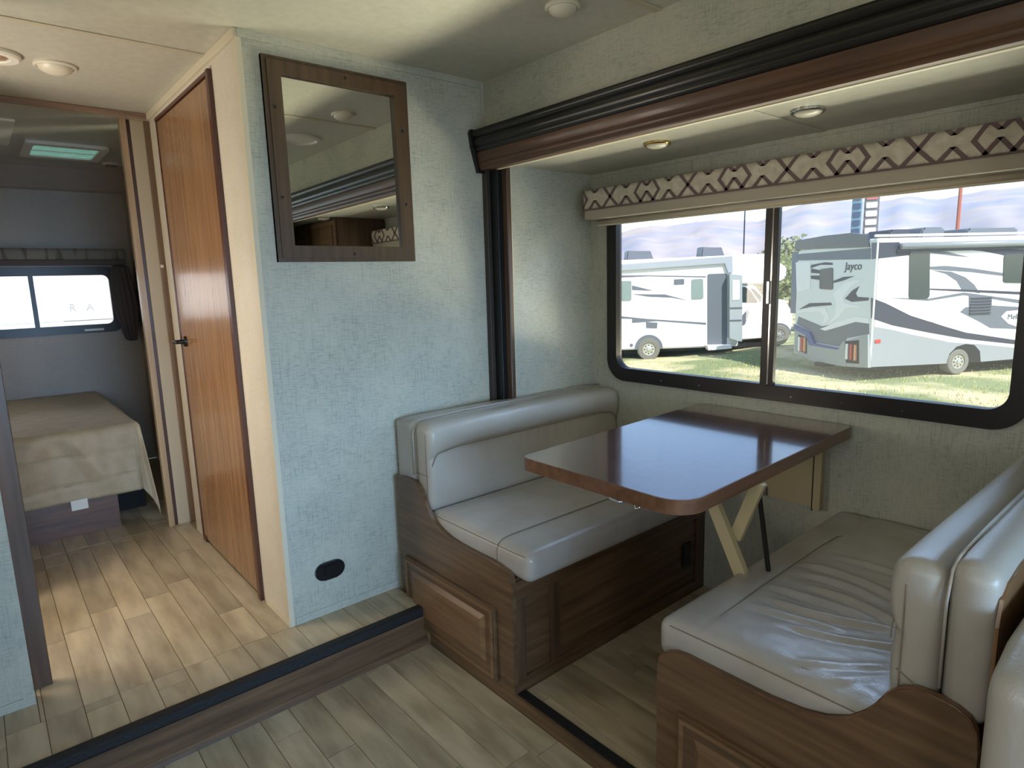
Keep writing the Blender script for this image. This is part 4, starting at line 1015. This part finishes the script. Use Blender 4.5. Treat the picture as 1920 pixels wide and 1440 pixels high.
# ---- poles, signs, trees, mountains
def polar(az, d_, z=None):
    a_ = math.radians(az); x = math.sin(a_)*d_; y = math.cos(a_)*d_; return Vector((x, y, ground_z(x, y) if z is None else z))
p0 = polar(-29.65, 60); t = thing('lamp_post', 'thin grey lamp post rising behind the white motorhome', 'pole', p0)
obj('post_shaft', tube([p0, p0+Vector((0, 0, 9))], .06, 8), SLATE, t); obj('post_foot', tube([p0, p0+Vector((0, 0, .4))], .14, 8), SLATE, t)
p0 = polar(-14.9, 50); t = thing('pole', 'tall orange pole rising above the grey motorhome roof', 'pole', p0)
obj('pole_shaft', tube([p0, p0+Vector((0, 0, 9))], .11, 8), mat('orange_paint', (176, 100, 78), .6), t); obj('pole_foot', tube([p0, p0+Vector((0, 0, .4))], .2, 8), SLATE, t)
def sign(az, label, w_, panel, tiles, tm_):
    p0 = polar(az, 45); fr = Frame(p0[:2], (math.cos(math.radians(az)), -math.sin(math.radians(az))), (-math.sin(math.radians(az)), -math.cos(math.radians(az))))
    t = thing('pylon_sign', label, 'sign', p0)
    obj('sign_panel', fr.slab([(-w_, 3.2), (w_, 3.2), (w_, 6.2), (-w_, 6.2)], -.25, 0, .03), panel, t)
    for s_ in (-.7, .7): obj('sign_post', fr.slab([(s_*w_-.06, -1.6), (s_*w_+.06, -1.6), (s_*w_+.06, 3.2), (s_*w_-.06, 3.2)], -.2, -.08), SLATE, t)
    for k in range(tiles):
        z_ = 3.35+k*.5; obj('sign_tile', fr.slab(rr4([(-w_*.75, z_), (w_*.75, z_), (w_*.75, z_+.34), (-w_*.75, z_+.34)], .06), 0, .05), tm_[k % len(tm_)], t)
    return t
sign(-21.45, 'tall slim pylon sign with dark blue tiles behind the grey motorhome, left one of two', .27, mat('sign_blue', (110, 150, 170), .5), 5, [mat('sign_navy', (60, 76, 110), .5)])
sign(-20.45, 'tall slim pylon sign with white ovals and a red tile behind the grey motorhome', .40, mat('sign_grey', (120, 116, 122), .5), 5, [WHITE, WHITE, WHITE, WHITE, mat('sign_red', (205, 110, 110), .5)])
LEAF = mat('tree_leaves', (150, 156, 110), .9, .1, 0, (110, 120, 84), (1, 1, 1), 3, 5)
def bush(az, d_, h_, r_, label):
    p0 = polar(az, d_); t = thing('tree', label, 'tree', p0); rn = random.Random(int(az*10))
    obj('trunk', tube([p0, p0+Vector((0, 0, h_*.6))], .08, 7), mat('bark', (120, 104, 86), .9), t)
    bm = B()
    for k in range(900):
        v = Vector((rn.gauss(0, 1), rn.gauss(0, 1), rn.gauss(0, 1))).normalized()*r_*rn.uniform(.5, 1)
        c_ = p0+Vector((v.x, v.y, h_*.65+v.z*.8)); a_ = Vector((rn.gauss(0, 1), rn.gauss(0, 1), rn.gauss(0, 1))).normalized()*.13; b_ = a_.orthogonal().normalized()*.10
        bm.faces.new([bm.verts.new(c_+a_), bm.verts.new(c_+b_), bm.verts.new(c_-a_), bm.verts.new(c_-b_)])
    obj('foliage', bm, LEAF, t)
bush(-41.2, 34, 3.6, 1.1, 'yellow-green tree above the white motorhome roof at the left edge of the window')
bush(-25.9, 38, 4.6, 1.9, 'grey-green tree between the two motorhomes behind the window sash')
bush(-27.3, 33, 3.4, 1.4, 'low grey-green tree just behind the white motorhome cab')
# white pickup parked between the two motorhomes
cf = Frame((-11.6, 26.5), (.93, -.37), (-.37, -.93))
pk = thing('parked_van', 'white van parked between the two motorhomes with red letters on its side', 'van', (-11.6, 26.5, -1.3))
obj('van_body', cf.slab(rr4([(-1.2, -.9), (1.6, -.9), (1.6, .35), (.9, .5), (.6, 1.0), (-1.2, 1.0)], .12), -1.8, 0, .05), WHITE, pk, autos=.6)
obj('van_window', cf.slab(rr4([(-.9, .5), (.45, .5), (.35, .85), (-.9, .85)], .05), -.01, .01), SMOKE, pk)
obj('red_stripe', cf.slab([(-.8, .18), (.8, .18), (.8, .34), (-.8, .34)], -.01, .008), REDL, pk)
wheel(cf, -.7, -.92, .33, pk); wheel(cf, 1.0, -.92, .33, pk)

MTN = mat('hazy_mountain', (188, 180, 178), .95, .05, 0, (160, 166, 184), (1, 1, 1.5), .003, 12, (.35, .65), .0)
def ridge(pts, d0, d1, seed):
    bm = B(); R_ = 26; cols = []
    azs = [p[0] for p in pts]
    def hz(a_):
        for (a0, z0_), (a1, z1_) in zip(pts, pts[1:]):
            if a0 <= a_ <= a1: return z0_+(z1_-z0_)*(a_-a0)/(a1-a0)
        return pts[0][1] if a_ < azs[0] else pts[-1][1]
    n = 260
    for i in range(n+1):
        a_ = -75+i*140/n; col = []
        for j in range(R_+1):
            t_ = j/R_; d_ = d0+(d1-d0)*t_; top = hz(a_)*d1*(1.0)
            ns = noise.fractal(Vector((math.radians(a_)*9, t_*2.2, seed)), .9, 2.1, 6)
            rid = abs(noise.noise(Vector((math.radians(a_)*16+t_*1.5, t_*1.3, seed+5))))
            z = top*(t_**1.15)*(1-.35*rid*(1-t_)*2)+top*.10*ns*math.sin(t_*PI)
            if t_ == 1: z = top*(1+.02*noise.fractal(Vector((math.radians(a_)*40, 0, seed)), .9, 2.1, 4))
            x = math.sin(math.radians(a_))*d_; y = math.cos(math.radians(a_))*d_
            col.append(bm.verts.new((x, y, z-20)))
        cols.append(col)
    for i in range(n):
        for j in range(R_): bm.faces.new((cols[i][j], cols[i+1][j], cols[i+1][j+1], cols[i][j+1]))
    return bm
rp = [(-75, .05), (-42.8, .0600), (-40, .0668), (-38.2, .0749), (-37, .0756), (-36, .0731), (-35, .0763), (-33.7, .0774), (-32, .0804), (-30.3, .078), (-28.4, .0739), (-26.9, .0869), (-24.7, .0951), (-22.1, .0951), (-19.9, .0906), (-18.2, .0941), (-16.2, .0875), (-14.9, .0907), (-13.4, .0944), (-11.9, .0948), (-10.2, .0927), (0, .085), (65, .06)]
o = obj('mountain_range', ridge(rp, 2400, 5200, 3.0), MTN, None, smooth=True, struct=True)
o['kind'] = 'structure'
